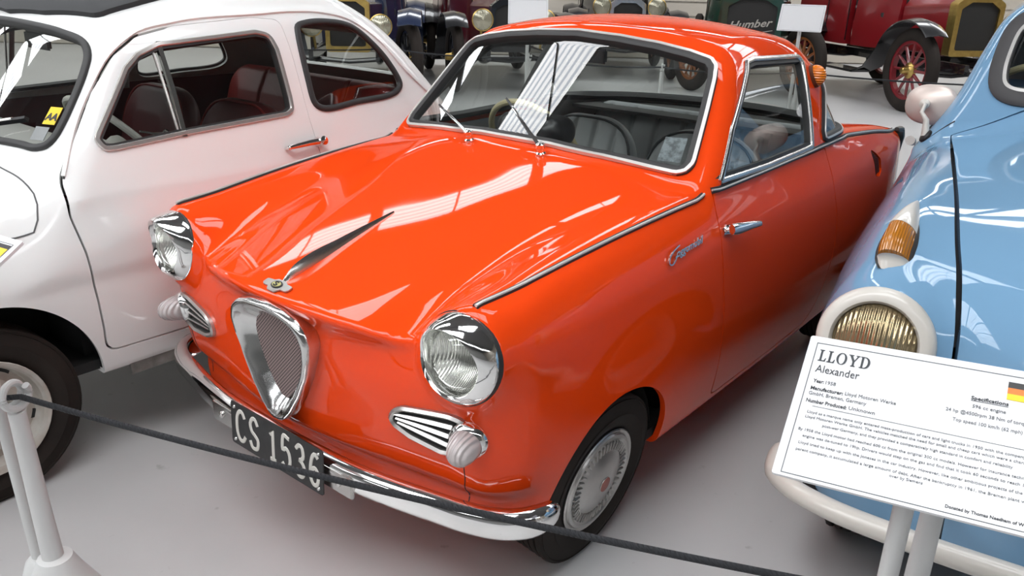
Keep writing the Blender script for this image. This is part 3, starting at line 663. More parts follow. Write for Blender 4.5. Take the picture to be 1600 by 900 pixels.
        MB().add(list(base) + [cen], [(i, (i + 1) % k, k) for i in range(k)]).obj('backing', DARK, tg)
        for r in range(3):
            t = (r + .55) / 3.15; a = np.array([.352 + .004 * r, .520 - .028 * t]); b = np.array([.515, .545 - .08 * t])
            Q = onface(np.array([a + (b - a) * q for q in np.linspace(0, 1, 9)]), .009); nn = fnormal(f, onface(np.array([a + (b - a) * q for q in np.linspace(0, 1, 9)]), 0))
            mb = MB(); mb.sweep(Q, [(-.0045, -.009), (.002, -.009), (.0045, .001), (.002, .004), (-.0045, -.002)], ups=nn, scale=[.45, .6, .75, .85, .95, 1, 1, 1, 1]); mb.obj('slat', ALU, tg)
        p0 = onface(np.array([(.536, .508)]), 0)[0]; d = Vector((.32 * s, -.93, -.12)).normalized()
        mb = MB(); mb.lathe([(.030, -.03), (.043, -.012), (.045, .0), (.042, .012), (.036, .018), (.032, .014)], p0, d, 32); mb.obj('lamp_rim', CHROME, tg)
        mb = MB(); mb.lathe([(.036, .012), (.035, .025), (.031, .045), (.024, .062), (.014, .072), (0, .075)], p0, d, 32); mb.obj('lens', LENS_WHITE, tg, 60)
    # front bumper
    bx = np.array([(0, .130), (.15, .130), (.25, .134), (.36, .150), (.46, .172), (.56, .198), (.618, .228), (.650, .265), (.663, .305), (.666, .345)])
    ss = np.linspace(0, 1, 60); L = np.concatenate([[0], np.cumsum(np.linalg.norm(np.diff(bx, axis=0), axis=1))]); q = ss * L[-1]
    R3 = np.stack([crom(L, bx[:, 0], q), crom(L, bx[:, 1], q), .326 + .006 * np.sin(ss * 3.1)], 1); path = np.concatenate([mirrored(R3)[:0:-1], R3])
    bp = [(-.012, -.034), (.004, -.036), (.017, -.030), (.024, -.018), (.021, -.008), (.026, .004), (.022, .020), (.010, .031), (-.006, .034), (-.012, .030), (.002, .022), (.010, .004), (.006, -.022)]
    bsc = [1.0] * len(path); ups = np.tile([0, 0, 1.], (len(path), 1))
    for i in range(6): bsc[i] = bsc[-1 - i] = (.45, .70, .84, .92, .97, .99)[i]
    # profile is (outwards, up): across = T x up points outwards on the +x run
    mb = MB(); mb.sweep(path, bp, ups=ups, scale=bsc); bo = mb.obj('front_bumper', CHROME, car, 50)
    for s in (1, -1):
        mb = MB(); mb.box((s * .225, .112, .318), (.10, .012, .060), bev=.004); mb.obj('mounting_plate', CHROME_OLD, bo)
        mb = MB(); mb.lathe([(.009, 0), (.008, .005), (0, .007)], (s * .232, .1065, .318), (0, -1, 0), 14); mb.obj('bolt', CHROME_OLD, bo)
    # licence plate
    PW, PH = .362, .117; po = empty('licence_plate', parent=car); po.location = (0.010, .0985, .328); po.rotation_euler = (math.radians(90 - 3), 0, 0)
    mb = MB(); mb.prism(roundpoly([(-PW / 2, -PH / 2), (PW / 2, -PH / 2), (PW / 2, PH / 2), (-PW / 2, PH / 2)], .008, 4), (0, 0, 0), (1, 0, 0), (0, 1, 0), .003); mb.obj('plate', mat('black_plate', (.012, .012, .013, 1), .45, noise=(30, .5, (.03, .03, .03, 1))), po)
    G = {'C': [[(.9, .82), (.72, .98), (.4, 1.0), (.12, .8), (.05, .5), (.12, .2), (.4, 0), (.72, .03), (.92, .2)]],
         'S': [[(.88, .82), (.65, 1.0), (.3, .98), (.08, .78), (.2, .58), (.55, .46), (.88, .3), (.82, .08), (.5, -.02), (.2, .02), (.02, .2)]],
         '1': [[(.18, .82), (.5, 1.0), (.5, 0)], [(.15, 0), (.85, 0)]],
         '5': [[(.88, 1.0), (.2, 1.0), (.14, .56), (.5, .64), (.85, .48), (.9, .24), (.66, .02), (.32, 0), (.06, .12)]],
         '3': [[(.1, .86), (.4, 1.0), (.78, .92), (.84, .7), (.55, .54), (.4, .52), (.6, .5), (.92, .32), (.82, .08), (.45, -.02), (.06, .12)]],
         '6': [[(.86, .9), (.6, 1.0), (.28, .86), (.1, .5), (.12, .16), (.45, -.02), (.82, .1), (.88, .36), (.62, .54), (.3, .48), (.12, .28)]]}
    WHT = mat('plate_white', (.62, .60, .55, 1), .5)
    def stroke(mb, pts, o, sx, sy, w=.0055):
        P = np.array(pts, float); L = np.concatenate([[0], np.cumsum(np.linalg.norm(np.diff(P, axis=0), axis=1))])
        if len(P) > 3: q = np.linspace(0, L[-1], 28); P = np.stack([crom(L, P[:, 0], q), crom(L, P[:, 1], q)], 1)
        P3 = np.stack([o[0] + P[:, 0] * sx, o[1] + P[:, 1] * sy, np.full(len(P), .0035)], 1)
        mb.sweep(P3, [(-w, 0), (w, 0), (w * .7, .0016), (-w * .7, .0016)], ups=np.tile([0, 0, 1.], (len(P), 1)))
    x = -.158
    for ch, wd in (('C', .040), ('S', .038), (' ', .012), ('1', .032), ('5', .036), ('3', .036), ('6', .036)):
        if ch != ' ':
            mb = MB()
            for st in G[ch]: stroke(mb, st, (x, -.040), wd, .080)
            mb.obj('character', WHT, po)
        x += wd + (.017 if ch != ' ' else .012)
    for px, py in ((-.165, .045), (.165, .045), (.165, -.045), (-.165, -.045)):
        mb = MB(); mb.lathe([(.005, 0), (.004, .003), (0, .004)], (px, py, .003), (0, 0, 1), 12); mb.obj('screw', CHROME_OLD, po)
    # bonnet spear, badge
    ys = np.linspace(.160, .512, 26); P = hit(f, np.stack([0 * ys, ys, 0 * ys + 1.1], 1), (0, 0, -1), .6); nn = fnormal(f, P); t = np.linspace(0, 1, 26)
    hgt = crom([0, .1, .22, .5, 1], [.004, .022, .027, .019, .004], t); wid = crom([0, .1, .25, .6, 1], [.003, .0085, .011, .0075, .002], t)
    Vv, Ff = [], []
    for i in range(26):
        b = np.array([1, 0, 0.]); Vv += [P[i] - b * wid[i] - nn[i] * .003, P[i] + b * wid[i] - nn[i] * .003, P[i] + b * wid[i] * .55 + nn[i] * hgt[i] * .7, P[i] + nn[i] * hgt[i], P[i] - b * wid[i] * .55 + nn[i] * hgt[i] * .7]
    for i in range(25):
        for j in range(5): Ff.append((i * 5 + j, i * 5 + (j + 1) % 5, i * 5 + 5 + (j + 1) % 5, i * 5 + 5 + j))
    Ff += [(0, 4, 3, 2, 1), (125, 126, 127, 128, 129)]
    MB().add(Vv, Ff).obj('bonnet_spear', CHROME_OLD, car, 50)
    bo = hit(f, np.array([[0, .148, 1.0]]), (0, 0, -1), .6); bn = fnormal(f, bo)[0]; ey = np.cross(bn, (1, 0, 0)); BM = frame(bo[0] + bn * .002, (1, 0, 0), ey)
    bd = empty('bonnet_badge', parent=car); bd.matrix_local = BM
    wing = [(-.046, .010), (-.046, -.004), (-.040, -.010), (-.022, -.010), (-.012, -.021), (.012, -.021), (.022, -.010), (.040, -.010), (.046, -.004), (.046, .010), (.022, .012), (.014, .018), (-.014, .018), (-.022, .012)]
    mb = MB(); mb.prism(roundpoly(wing, .004, 3), (0, 0, 0), (1, 0, 0), (0, 1, 0), .004); mb.obj('wing_plate', ALU, bd)
    mb = MB(); mb.prism([(.017 * math.cos(a), .012 * math.sin(a)) for a in np.linspace(0, 2 * np.pi, 28, endpoint=False)], (0, 0, .004), (1, 0, 0), (0, 1, 0), .002); mb.obj('oval', BLACKPL, bd)
    mb = MB(); mb.prism([(.0135 * math.cos(a), .0085 * math.sin(a)) for a in np.linspace(0, 2 * np.pi, 28, endpoint=False)], (0, 0, .006), (1, 0, 0), (0, 1, 0), .001); mb.obj('oval_centre', mat('old_gold', (.55, .5, .2, 1), .4, .3), bd)
    mb = MB(); stroke(mb, G['S'][0], (-.006, -.006), .012, .012, .0016); so = mb.obj('letter', BLACKPL, bd); so.location = (0, 0, .004)
    # script emblems on the wings
    for s in (1, -1):
        a, b = hit(f, np.array([[.9 * s, .800 if s > 0 else .985, .757], [.9 * s, .985 if s > 0 else .80, .769]]), (-s, 0, 0), .6); n_ = fnormal(f, ((a + b) / 2)[None])[0]; ex = (b - a) / np.linalg.norm(b - a)
        sc_ = empty('script_emblem', parent=car); sc_.matrix_local = frame(a + n_ * .004, ex, np.cross(n_, ex))
        text('lettering', 'oggomobil', .026, Matrix.Translation((.046, .006, 0)), CHROME_OLD, sc_, ext=.0015, shear=.45, off=.0004, space=.98, width=.135)
        mb = MB(); P = np.array([(.066, .031), (.054, .029), (.030, .023), (.010, .011), (.005, .001), (.015, -.004), (.034, .002), (.044, .010), (.036, .008)]); L = np.concatenate([[0], np.cumsum(np.linalg.norm(np.diff(P, axis=0), axis=1))]); q = np.linspace(0, L[-1], 30)
        mb.sweep(np.stack([crom(L, P[:, 0], q), crom(L, P[:, 1], q), q * 0 + .001], 1), [(-.0018, -.002), (.0018, -.002), (.0018, .002), (-.0018, .002)], ups=np.tile([0, 0, 1.], (30, 1))); mb.obj('capital', CHROME_OLD, sc_)
    # seams in the nose corners
    for s in (1, -1):
        Q = np.array([[.520 * s, -.1, z] for z in np.linspace(.475, .30, 16)]); Q[:, 0] -= s * .022 * sstep(.42, .30, Q[:, 2]); Q = hit(f, Q, (0, 1, 0), .6); nn = fnormal(f, Q)
        mb = MB(); mb.sweep(Q, [(-.0011, -.002), (.0011, -.002), (.0011, .0006), (-.0011, .0006)], ups=nn); mb.obj('seam', GAPM, car)
    # wipers
    for s, tip in ((-1, (-.392, 1.095, .986)), (1, (-.108, 1.095, 1.036))):
        wp = empty('wiper', parent=car); b = hit(f, np.array([[.135 * s, .95, 1.1]]), (0, 0, -1), .4)[0]; bn = fnormal(f, b[None])[0]
        tip = snap(f, np.array([tip]))[0]; tn = fnormal(f, tip[None])[0]; hub = b + bn * .022
        mb = MB(); mb.lathe([(.016, -.004), (.015, .006), (.010, .010), (.010, .018), (.013, .021), (.013, .032), (.007, .036), (0, .036)], b, bn, 20); mb.obj('spindle', CHROME, wp)
        mid = hub + (tip - hub) * .5 + tn * .018
        mb = MB(); mb.sweep([hub, hub + (mid - hub) * .5, mid, mid + (tip + tn * .016 - mid) * .6], circ(.0055, 8, 1, .6), scale=[1.25, 1.0, .75, .55]); mb.obj('arm', CHROME, wp)
        e0, e1 = hub + (tip - hub) * .42 + tn * .012, tip + tn * .008
        mb = MB(); mb.sweep([e0, (e0 + e1) / 2 + tn * .003, e1], [(-.004, -.007), (.004, -.007), (.003, .006), (-.003, .006)], ups=[tn] * 3); mb.obj('blade', BLACKPL, wp)
    # wheels
    def cover(root, s, h):
        lathe_part('rim', [(.125, -.03), (.130, h * .55), (.139, h * .80), (.143, h * .90), (.140, h * .95), (.132, h * .90), (.128, h * .80)], s, ALU, root)
        lathe_part('hub_cap', [(.132, h * .86), (.128, h * .98), (.121, h * 1.0), (.116, h * .94), (.112, h * .92), (.088, h * .97), (.080, h * 1.02), (.06, h * 1.13), (.035, h * 1.2), (.02, h * 1.22), (.019, h * 1.26), (.0, h * 1.27)], s, ALU, root)
        me = None
        for k in range(44):
            a = 2 * math.pi * k / 44
            if me is None:
                mb = MB(); mb.box((0, 0, 0), (.007, .006, .025), bev=.0015); o = mb.obj('vane', ALU, root); me = o.data
            else: o = link('vane', me, None, root)
            o.location = (s * h * .965, .1 * math.sin(a), .1 * math.cos(a)); o.rotation_euler = (-a, .0, 0)
        mb = MB(); mb.lathe([(.020, h * 1.255), (.017, h * 1.275), (0, h * 1.28)], (0, 0, 0), (s, 0, 0), 24); mb.obj('centre_boss', mat('faded_red', (.30, .10, .08, 1), .5), root)
    for y, cb in ((.613, .129), (2.42, .03)):
        for s in (1, -1): make_wheel(car, (s * .551, y, .2385 if cb > .1 else .234), .232, .118, s, .139, cover, camber=cb)
    # cabin
    mb = MB(); mb.box((0, 1.6, .24), (1.18, 1.75, .03)); mb.obj('cabin_floor', DARK, car)
    mb = MB(); mb.box((0, 1.0, .52), (1.10, .02, .55)); mb.obj('bulkhead', DARK, car)
    V = M[0]
    prof = [(1.06, .70), (1.06, .835), (1.12, .868), (1.22, .885), (1.30, .88), (1.325, .855), (1.31, .79), (1.24, .70)]
    mb = MB(); mb.prism(prof, (-.54, 0, 0), (0, 1, 0), (0, 0, 1), 1.08); mb.obj('dashboard', GREYDASH, car, 40)
    pf = shell(rbox_f((-.13, 1.27, .925), (.13, .07, .050), .045), (-.3, 1.15, .85), (.05, 1.38, 1.0), .012); mk('instrument_pod', pf[0], pf[2], BLACKPL, car, N=pf[1])
    steering_wheel(car, (-.255, 1.43, .835), .185, math.radians(-58), CREAM, CREAM)
    for s in (-1, 1):
        st = empty('front_seat', parent=car); st.location = (s * .243, 0, 0)
        pad('backrest', .44, .07, .53, GREYVINYL, st, (0, 1.66, .385), math.radians(-13), [-.13, -.045, .045, .13], rtop=.17, pipe=mat('dark_piping', (.03, .033, .036, 1), .5))
        o = pad('cushion', .43, .10, .44, GREYVINYL, st, (0, 1.70, .37), math.radians(80), [-.13, -.045, .045, .13], rtop=.06)
    rb = empty('rear_seat', parent=car)
    pad('backrest', 1.02, .10, .45, GREYVINYL, rb, (0, 2.13, .45), math.radians(-14), [-.42, -.30, -.18, -.06, .06, .18, .30, .42], rtop=.07)
    pad('cushion', 1.02, .12, .36, GREYVINYL, rb, (0, 2.12, .40), math.radians(86), [-.42, -.30, -.18, -.06, .06, .18, .30, .42], rtop=.05)
    shp = [(-.555, 2.08), (.555, 2.08), (.54, 2.20), (.50, 2.27), (.38, 2.34), (0, 2.41), (-.38, 2.34), (-.50, 2.27), (-.54, 2.20)]
    mb = MB(); mb.prism(shp, (0, 0, .868), (1, 0, 0), (0, 1, 0), .012); mb.obj('parcel_shelf', mat('dark_shelf_cloth', (.07, .068, .065, 1), .9), car)
    # lining: the shell set inwards round the roof and pillars
    lin_ = clip(M, np.where(M[0][:, 1] > 1.97, .80, .93) - M[0][:, 2])[0]; V2, N2, T2 = lin_[:3]
    part('headlining', (V2 - N2 * .018, -N2, T2[:, ::-1]), GREYLINER, car, 0)
    # interior mirror
    mb = MB(); mb.tube([(0, 1.335, 1.222), (0, 1.345, 1.19)], .005, 8); mb.box((0, 1.352, 1.165), (.15, .014, .045), bev=.006); mb.obj('interior_mirror', BLACKPL, car)
    # tax label in the windscreen corner
    q = hit(f, np.array([[.435, .3, .944], [.493, .3, .944], [.482, .3, 1.0], [.425, .3, 1.0]]), (0, 1, 0), 1.4, 280, t0=.45); qn = fnormal(f, q)
    MB().add(list(q - qn * .009) + list(q - qn * .0095), [(0, 1, 2, 3), (7, 6, 5, 4), (0, 1, 5, 4), (1, 2, 6, 5), (2, 3, 7, 6), (3, 0, 4, 7)]).obj('label_sticker', mat('faded_label', (.22, .25, .27, 1), .6, noise=(60, .2, (.09, .1, .11, 1))), car)
    return car
LENSCLEAR = glass('headlight_glass', (.93, .94, .92, 1))
GREYDASH = mat('dash_grey', (.07, .075, .08, 1), .5)
CHROME_G = mat('cast_aluminium', (.66, .66, .65, 1), .17, 1.0, bump=(16, .06, .01))
def mesh_material():
    m = mat('perforated_metal', (.36, .27, .26, 1), .45, .55); nt, nd, lk = shader_nodes(m); b = nd['Principled BSDF']
    tc = nd.new('ShaderNodeTexCoord'); mp = nd.new('ShaderNodeMapping'); mp.inputs['Rotation'].default_value = (0, math.radians(45), 0)
    v = nd.new('ShaderNodeTexVoronoi'); v.inputs['Scale'].default_value = 155; v.inputs['Randomness'].default_value = 0; v.voronoi_dimensions = '2D'
    mp2 = nd.new('ShaderNodeSeparateXYZ'); cb = nd.new('ShaderNodeCombineXYZ')
    lk.new(tc.outputs['Object'], mp.inputs['Vector']); lk.new(mp.outputs['Vector'], mp2.inputs[0]); lk.new(mp2.outputs['X'], cb.inputs['X']); lk.new(mp2.outputs['Z'], cb.inputs['Y']); lk.new(cb.outputs[0], v.inputs['Vector'])
    r = nd.new('ShaderNodeValToRGB'); r.color_ramp.elements[0].position = .30; r.color_ramp.elements[0].color = (.008, .007, .007, 1); r.color_ramp.elements[1].position = .37; r.color_ramp.elements[1].color = (.40, .30, .29, 1)
    lk.new(v.outputs['Distance'], r.inputs['Fac']); lk.new(r.outputs['Color'], b.inputs['Base Color']); return m
MESHMAT = mesh_material()
# ------------------------------------------------------------------ white saloon: build
WHITE = mat('white_paint', (.86, .865, .85, 1), .5, coat=.7, spec=0.0)
DKRED = mat('dark_red_vinyl', (.085, .012, .014, 1), .45, bump=(200, .12, .002))
RED2 = mat('red_vinyl', (.20, .018, .016, 1), .42, bump=(200, .12, .002))
PALEFR = mat('pale_chrome', (.62, .60, .57, 1), .22, .7)
FABRIC = mat('black_roof_fabric', (.025, .026, .028, 1), .75, bump=(500, .3, .001))
RIMPAINT = mat('cream_rim_paint', (.50, .48, .44, 1), .4, noise=(18, .35, (.38, .33, .28, 1)))
GLASS_W = glass('saloon_glass', (.86, .88, .86, 1))
def on_side(f, yz, s, x0=.95): return hit(f, np.array([[x0 * s, p[0], p[1]] for p in yz]), (-s, 0, 0), .9, 200)
def build_saloon():
    car = empty('saloon_car', (FPOS[0], FPOS[1], 0), FROT, 'small white saloon with black fabric roof and dark red seats, left of the orange coupe', 'car')
    f = f_f; M = shell(f, (-.76, -.06, .22), (.76, 3.02, 1.42), .014)
    # windscreen
    WS = closed_profile([(0, .921), (.2, .921), (.365, .921), (.436, .918), (.485, .914), (.518, .926), (.530, .950), (.530, .985), (.520, 1.048), (.501, 1.120), (.480, 1.163), (.439, 1.197), (.33, 1.221), (.164, 1.235), (0, 1.239)])
    WS = smoothloop(WS, .014); WSC = inset(WS, .010); V = M[0]
    pane, M = clip(M, np.maximum(psdf(WSC, V[:, 0], V[:, 2]), V[:, 1] - 1.2)); ws = part('windscreen', (pane[0] - pane[1] * .008,) + pane[1:3], GLASS_W, car, 0)
    P = hit(f, np.stack([WSC[:, 0], np.full(len(WSC), .2), WSC[:, 1]], 1), (0, 1, 0), 1.2, 280, t0=.3); seal('windscreen_seal', f, P, DEEPPROF(.0105, .007, .02), RUBBER, car, .003)
    # side windows
    DW = roundpoly([(.885, .948), (.905, .912), (.94, .910), (1.147, .925), (1.52, .940), (1.553, .955), (1.558, 1.0), (1.560, 1.15), (1.545, 1.20), (1.49, 1.213), (1.151, 1.190), (1.078, 1.166), (1.029, 1.130)], [.03, .03, 0, 0, .03, .03, 0, .05, .06, .06, .05, .05, .05], 9); DW = resample(DW, .008); DWC = inset(DW, .010)
    QW = smoothloop(roundpoly([(1.642, 1.19), (1.655, 1.222), (1.70, 1.234), (1.79, 1.236), (1.90, 1.216), (1.968, 1.163), (2.031, 1.088), (2.068, 1.0), (2.030, .966), (1.83, .950), (1.665, .944), (1.632, .967), (1.628, 1.05)], .0, 4), .012); QWC = inset(QW, .010)
    for s in (1, -1):
        for nm, C, rub, w, m in (('door_window', DWC, PALEFR, .0075, GLASS_W), ('quarter_window', QWC, RUBBER, .0105, GLASS_W)):
            V = M[0]; pane, M = clip(M, np.maximum(psdf(C, V[:, 1], V[:, 2]), .25 - s * V[:, 0])); g = part(nm, (pane[0] - pane[1] * .010,) + pane[1:3], m, car, 0)
            seal('frame' if nm == 'door_window' else 'rubber_seal', f, on_side(f, C, s), RUBPROF(w, .006), rub, g, .002)
            if nm == 'door_window':
                seal('window_channel', f, on_side(f, inset(DWC, .007), s), [(-.006, -.018), (.006, -.018), (.006, .002), (-.006, .002)], RUBBER, g)
                L = on_side(f, [(1.155, 1.188), (1.153, 1.06), (1.148, .925)], s); nn = fnormal(f, L); mb = MB(); mb.sweep(L, [(-.009, -.004), (.009, -.004), (.007, .006), (-.007, .006)], ups=nn); mb.obj('vent_divider', CHROME_OLD, g)
                L = resample(roundpoly([(1.135, .936), (.925, .926), (.905, .955), (1.045, 1.125), (1.09, 1.160), (1.132, 1.172)], [0, .02, .02, .02, .02, 0], 4), .02); L = on_side(f, L, s); nn = fnormal(f, L)
                mb = MB(); mb.sweep(L - nn * .003, circ(.0045, 8), ups=nn, closed=True); mb.obj('vent_frame', PALEFR, g)
                q = on_side(f, [(1.105, .945), (1.07, .947), (1.03, .958)], s); qn = fnormal(f, q); mb = MB(); mb.lathe([(.010, 0), (.009, .006), (0, .008)], q[0] - qn[0] * .016, -qn[0], 16); mb.tube(q - qn * .02, .0035, 8); mb.obj('vent_catch', CHROME_OLD, g)
    # rear window
    V = M[0]; RWP = roundpoly([(-.40, 1.0), (.40, 1.0), (.37, 1.17), (-.37, 1.17)], .06, 5); pane, M = clip(M, np.maximum(psdf(RWP, V[:, 0], V[:, 2]), 1.9 - V[:, 1])); part('rear_window', (pane[0] - pane[1] * .008,) + pane[1:3], GLASS_W, car, 0)
    # wheel arches
    for yc, zc, a, b in ((.525, .262, .278, .305), (2.37, .26, .265, .26)):
        V = M[0]; cut, M = clip(M, np.maximum((np.sqrt(((V[:, 1] - yc) / a)**2 + ((V[:, 2] - zc) / b)**2) - 1) * .28, .36 - np.abs(V[:, 0])))
        for s in (1, -1):
            mb = MB(); an = np.linspace(-.2, math.pi + .2, 26); ring = [(yc + (a + .014) * math.cos(t), max(.30, zc + (b + .014) * math.sin(t))) for t in an]; n = len(ring)
            mb.add([(s * .60, y, z) for y, z in ring] + [(s * .33, y, z) for y, z in ring], [(i, i + 1, n + i + 1, n + i) for i in range(n - 1)] + [tuple(range(n, 2 * n))]); mb.obj('wheel_well', DARK, car)
    # doors with their window frame
    DO = resample(roundpoly([(.789, .862), (.782, .841), (.776, .76), (.792, .662), (.806, .513), (.812, .42), (.812, .349), (1.064, .346), (1.585, .340), (1.612, .42), (1.622, .70), (1.602, .93), (1.604, 1.15), (1.598, 1.238), (1.50, 1.247), (1.227, 1.230), (1.097, 1.205), (1.015, 1.160), (.929, 1.068), (.848, .952)], [0, 0, 0, 0, 0, 0, .05, 0, .06, 0, 0, 0, 0, .03, 0, 0, 0, 0, 0, 0], 6), .01)
    for s in (1, -1):
        V = M[0]; g = np.where(V[:, 1] < 1.2, .0030, .0008); d = np.maximum(psdf(DO, V[:, 1], V[:, 2]), .3 - s * V[:, 0]); door, _ = clip(M, d + g)
        V = M[0]; _, M = clip(M, d - g); dp = part('door', door, WHITE, car, .02)
        V2, N2, T2 = door[:3]; low = clip((V2 - N2 * .025, -N2, T2[:, ::-1]), V2[:, 2] - .915)[0]; part('door_card', low[:3], DKRED, dp, 0)
        h = on_side(f, [(1.485, .846), (1.56, .850), (1.612, .850)], s); hn = fnormal(f, h); mb = MB(); mb.sweep(h + hn * np.array([[.022], [.028], [.024]]), circ(.009, 10, 1.2, .8), ups=hn, scale=[.7, 1, 1.2])
        mb.lathe([(.018, 0), (.017, .008), (.012, .014), (.011, .030), (.016, .032), (.015, .040), (0, .043)], h[2], hn[2], 20); mb.lathe([(.008, 0), (.008, .02), (0, .022)], h[0], hn[0], 12); mb.obj('door_handle', CHROME, dp)
    # lower sill strip is dark and worn under the door
    body = part('body', M, WHITE, car, .016)
    for s in (1, -1):
        q = on_side(f, [(y, .298) for y in np.linspace(.88, 2.0, 20)], s); q[:, 2] = .268; q[:, 0] -= s * .012; mb = MB(); mb.sweep(q, [(-.006, -.022), (.006, -.022), (.006, .022), (-.006, .022)]); mb.obj('jacking_rail', mat('dirty_steel', (.12, .115, .105, 1), .6, noise=(20, .4, (.3, .29, .27, 1))), car)
        G = np.array([(.795, .862), (.848, .955), (.929, 1.071), (1.015, 1.165), (1.097, 1.212), (1.227, 1.239), (1.528, 1.257), (1.659, 1.262), (1.794, 1.255), (1.896, 1.232), (2.0, 1.164), (2.104, 1.046), (2.196, .962)]); L = np.concatenate([[0], np.cumsum(np.linalg.norm(np.diff(G, axis=0), axis=1))]); q = np.linspace(0, L[-1], 70)
        P = on_side(f, np.stack([crom(L, G[:, 0], q), crom(L, G[:, 1], q)], 1), s); nn = fnormal(f, P); ok = ~np.isnan(P[:, 0]); P, nn = P[ok], nn[ok]
        mb = MB(); mb.sweep(P, [(-.006, -.004), (.006, -.004), (.005, .007), (-.005, .007)], ups=nn); mb.obj('gutter', WHITE, car)
        mb = MB(); mb.sweep(P[:40] + nn[:40] * .001 + np.array([0, 0, -.009]), [(-.003, -.004), (.003, -.004), (.003, .004), (-.003, .004)], ups=nn[:40]); mb.obj('gutter_seal', RUBBER, car)
    # folding fabric roof
    SR = resample(roundpoly([(0, .962), (.20, .985), (.405, 1.045), (.395, 1.17), (.375, 1.40), (.37, 1.95), (-.37, 1.95), (-.375, 1.40), (-.395, 1.17), (-.405, 1.045), (-.20, .985)], [0, 0, .03, 0, 0, .05, .05, 0, 0, .03, 0], 5), .015)
    V = M[0]; SRp = clip(clip(M, psdf(SR, V[:, 0], V[:, 1]))[0], 0)[0] if False else clip(M, np.maximum(psdf(SR, V[:, 0], V[:, 1]), 1.1 - V[:, 2]))[0]
    part('fabric_roof', (SRp[0] + SRp[1] * .016, SRp[1], SRp[2], SRp[3]), FABRIC, car, .03)
    # front lid edge
    LID = [(0, .690), (.20, .692), (.442, .700), (.543, .716), (.600, .716), (.626, .692), (.622, .655), (.60, .55), (.56, .40), (.50, .30)]
    for s in (1, -1):
        Lp = np.array(LID); L = np.concatenate([[0], np.cumsum(np.linalg.norm(np.diff(Lp, axis=0), axis=1))]); q = np.linspace(0, L[-1], 50); P = np.stack([s * crom(L, Lp[:, 0], q), crom(L, Lp[:, 1], q), q * 0 + 1.2], 1)
        P = hit(f, P, (0, 0, -1), .8); nn = fnormal(f, P); mb = MB(); mb.sweep(P, [(-.0022, -.002), (.0022, -.002), (.0022, .0012), (-.0022, .0012)], ups=nn); mb.obj('lid_gap', mat('grey_gap', (.10, .10, .10, 1), .8), car)
        hc = hit(f, np.array([[.47 * s, -.3, .66]]), (0, 1, 0), .7)[0]; hl = empty('headlight', parent=car); d = Vector((.05 * s, -1, .12))
        mb = MB(); mb.lathe([(.098, -.02), (.098, .008), (.088, .018), (.08, .014)], hc, d, 40); mb.obj('bezel', CHROME, hl); mb = MB(); mb.lathe([(.081, .012), (.06, .028), (.03, .036), (0, .038)], hc, d, 32); mb.obj('lens', LENS_WHITE, hl, 60)
    # wipers
    for s, (bx, tip) in ((1, (.16, (.375, .80, .972))), (-1, (-.22, (-.02, .76, .965)))):
        wp = empty('wiper', parent=car); b = hit(f, np.array([[bx, .68, 1.3]]), (0, 0, -1), .7)[0]; t = snap(f, np.array([tip]))[0]; tn = fnormal(f, t[None])[0]; b2 = b + np.array([0, -.0, .02])
        mb = MB(); mb.lathe([(.012, -.005), (.011, .014), (.008, .02), (0, .02)], b, (0, -.4, 1), 16); mb.obj('spindle', CHROME_OLD, wp)
        mb = MB(); mb.sweep([b2, b2 + (t - b2) * .5 + tn * .02, t + tn * .022], circ(.006, 8, 1, .7)); mb.obj('arm', CHROME_OLD, wp)
        e = t - (t - b2) * .72 + tn * .014; mb = MB(); mb.sweep([e, t + tn * .012 + (t - b2) * .16], [(-.006, -.008), (.006, -.008), (.004, .008), (-.004, .008)], ups=[tn] * 2); mb.obj('blade', BLACKPL, wp)
    # yellow AA badge and a small label stuck inside the screen
    for (x0, x1, z0, z1, m, nm) in ((.448, .487, .985, 1.028, mat('yellow_sticker', (.80, .55, .01, 1), .5), 'sticker'), (.438, .482, .945, .978, mat('grey_sticker', (.25, .26, .26, 1), .5), 'label_sticker')):
        q = hit(f, np.array([[x0, .2, z0], [x1, .2, z0], [x1 - .004, .2, z1], [x0 - .004, .2, z1]]), (0, 1, 0), 1.2, 280, t0=.3); n_ = fnormal(f, q); o = MB().add(list(q - n_ * .0075) + list(q - n_ * .009), [(0, 1, 2, 3), (7, 6, 5, 4), (0, 4, 5, 1), (1, 5, 6, 2), (2, 6, 7, 3), (3, 7, 4, 0)]).obj(nm, m, car)
        if nm == 'sticker': ex = q[1] - q[0]; text('lettering', 'AA', .030, frame(q[0] - n_[0] * .0070 + ex * .04 + (q[3] - q[0]) * .24, ex, q[3] - q[0]), BLACKPL, o, shear=.25, off=.0012, space=.9)
    # wheels
    def cover(root, s, h):
        lathe_part('rim', [(.10, h * .15), (.112, h * .35), (.122, h * .30), (.135, h * .22), (.146, h * .45), (.150, h * .82), (.160, h * .90), (.168, h * .98), (.166, h * 1.02), (.157, h * .97)], s, RIMPAINT, root)
        lathe_part('wheel_disc', [(.150, h * .5), (.138, h * .30), (.122, h * .40), (.112, h * .52), (.085, h * .45), (0, h * .45)], s, RIMPAINT, root)
        lathe_part('hub_cap', [(.078, h * .44), (.078, h * .58), (.070, h * .72), (.05, h * .86), (.02, h * .95), (0, h * .96)], s, CHROME_OLD, root)
        me = None
        for k in range(10):
            a = 2 * math.pi * k / 10
            if me is None: mb = MB(); mb.prism(roundpoly([(-.016, -.012), (.016, -.012), (.013, .012), (-.013, .012)], .005, 3), (0, 0, 0), (0, 1, 0), (0, 0, 1), .004); o = mb.obj('vent_slot', DARK, root); me = o.data
            else: o = link('vent_slot', me, None, root)
            o.location = (s * h * .31 - .002, .130 * math.sin(a), .130 * math.cos(a)); o.rotation_euler = (-a, 0, 0)
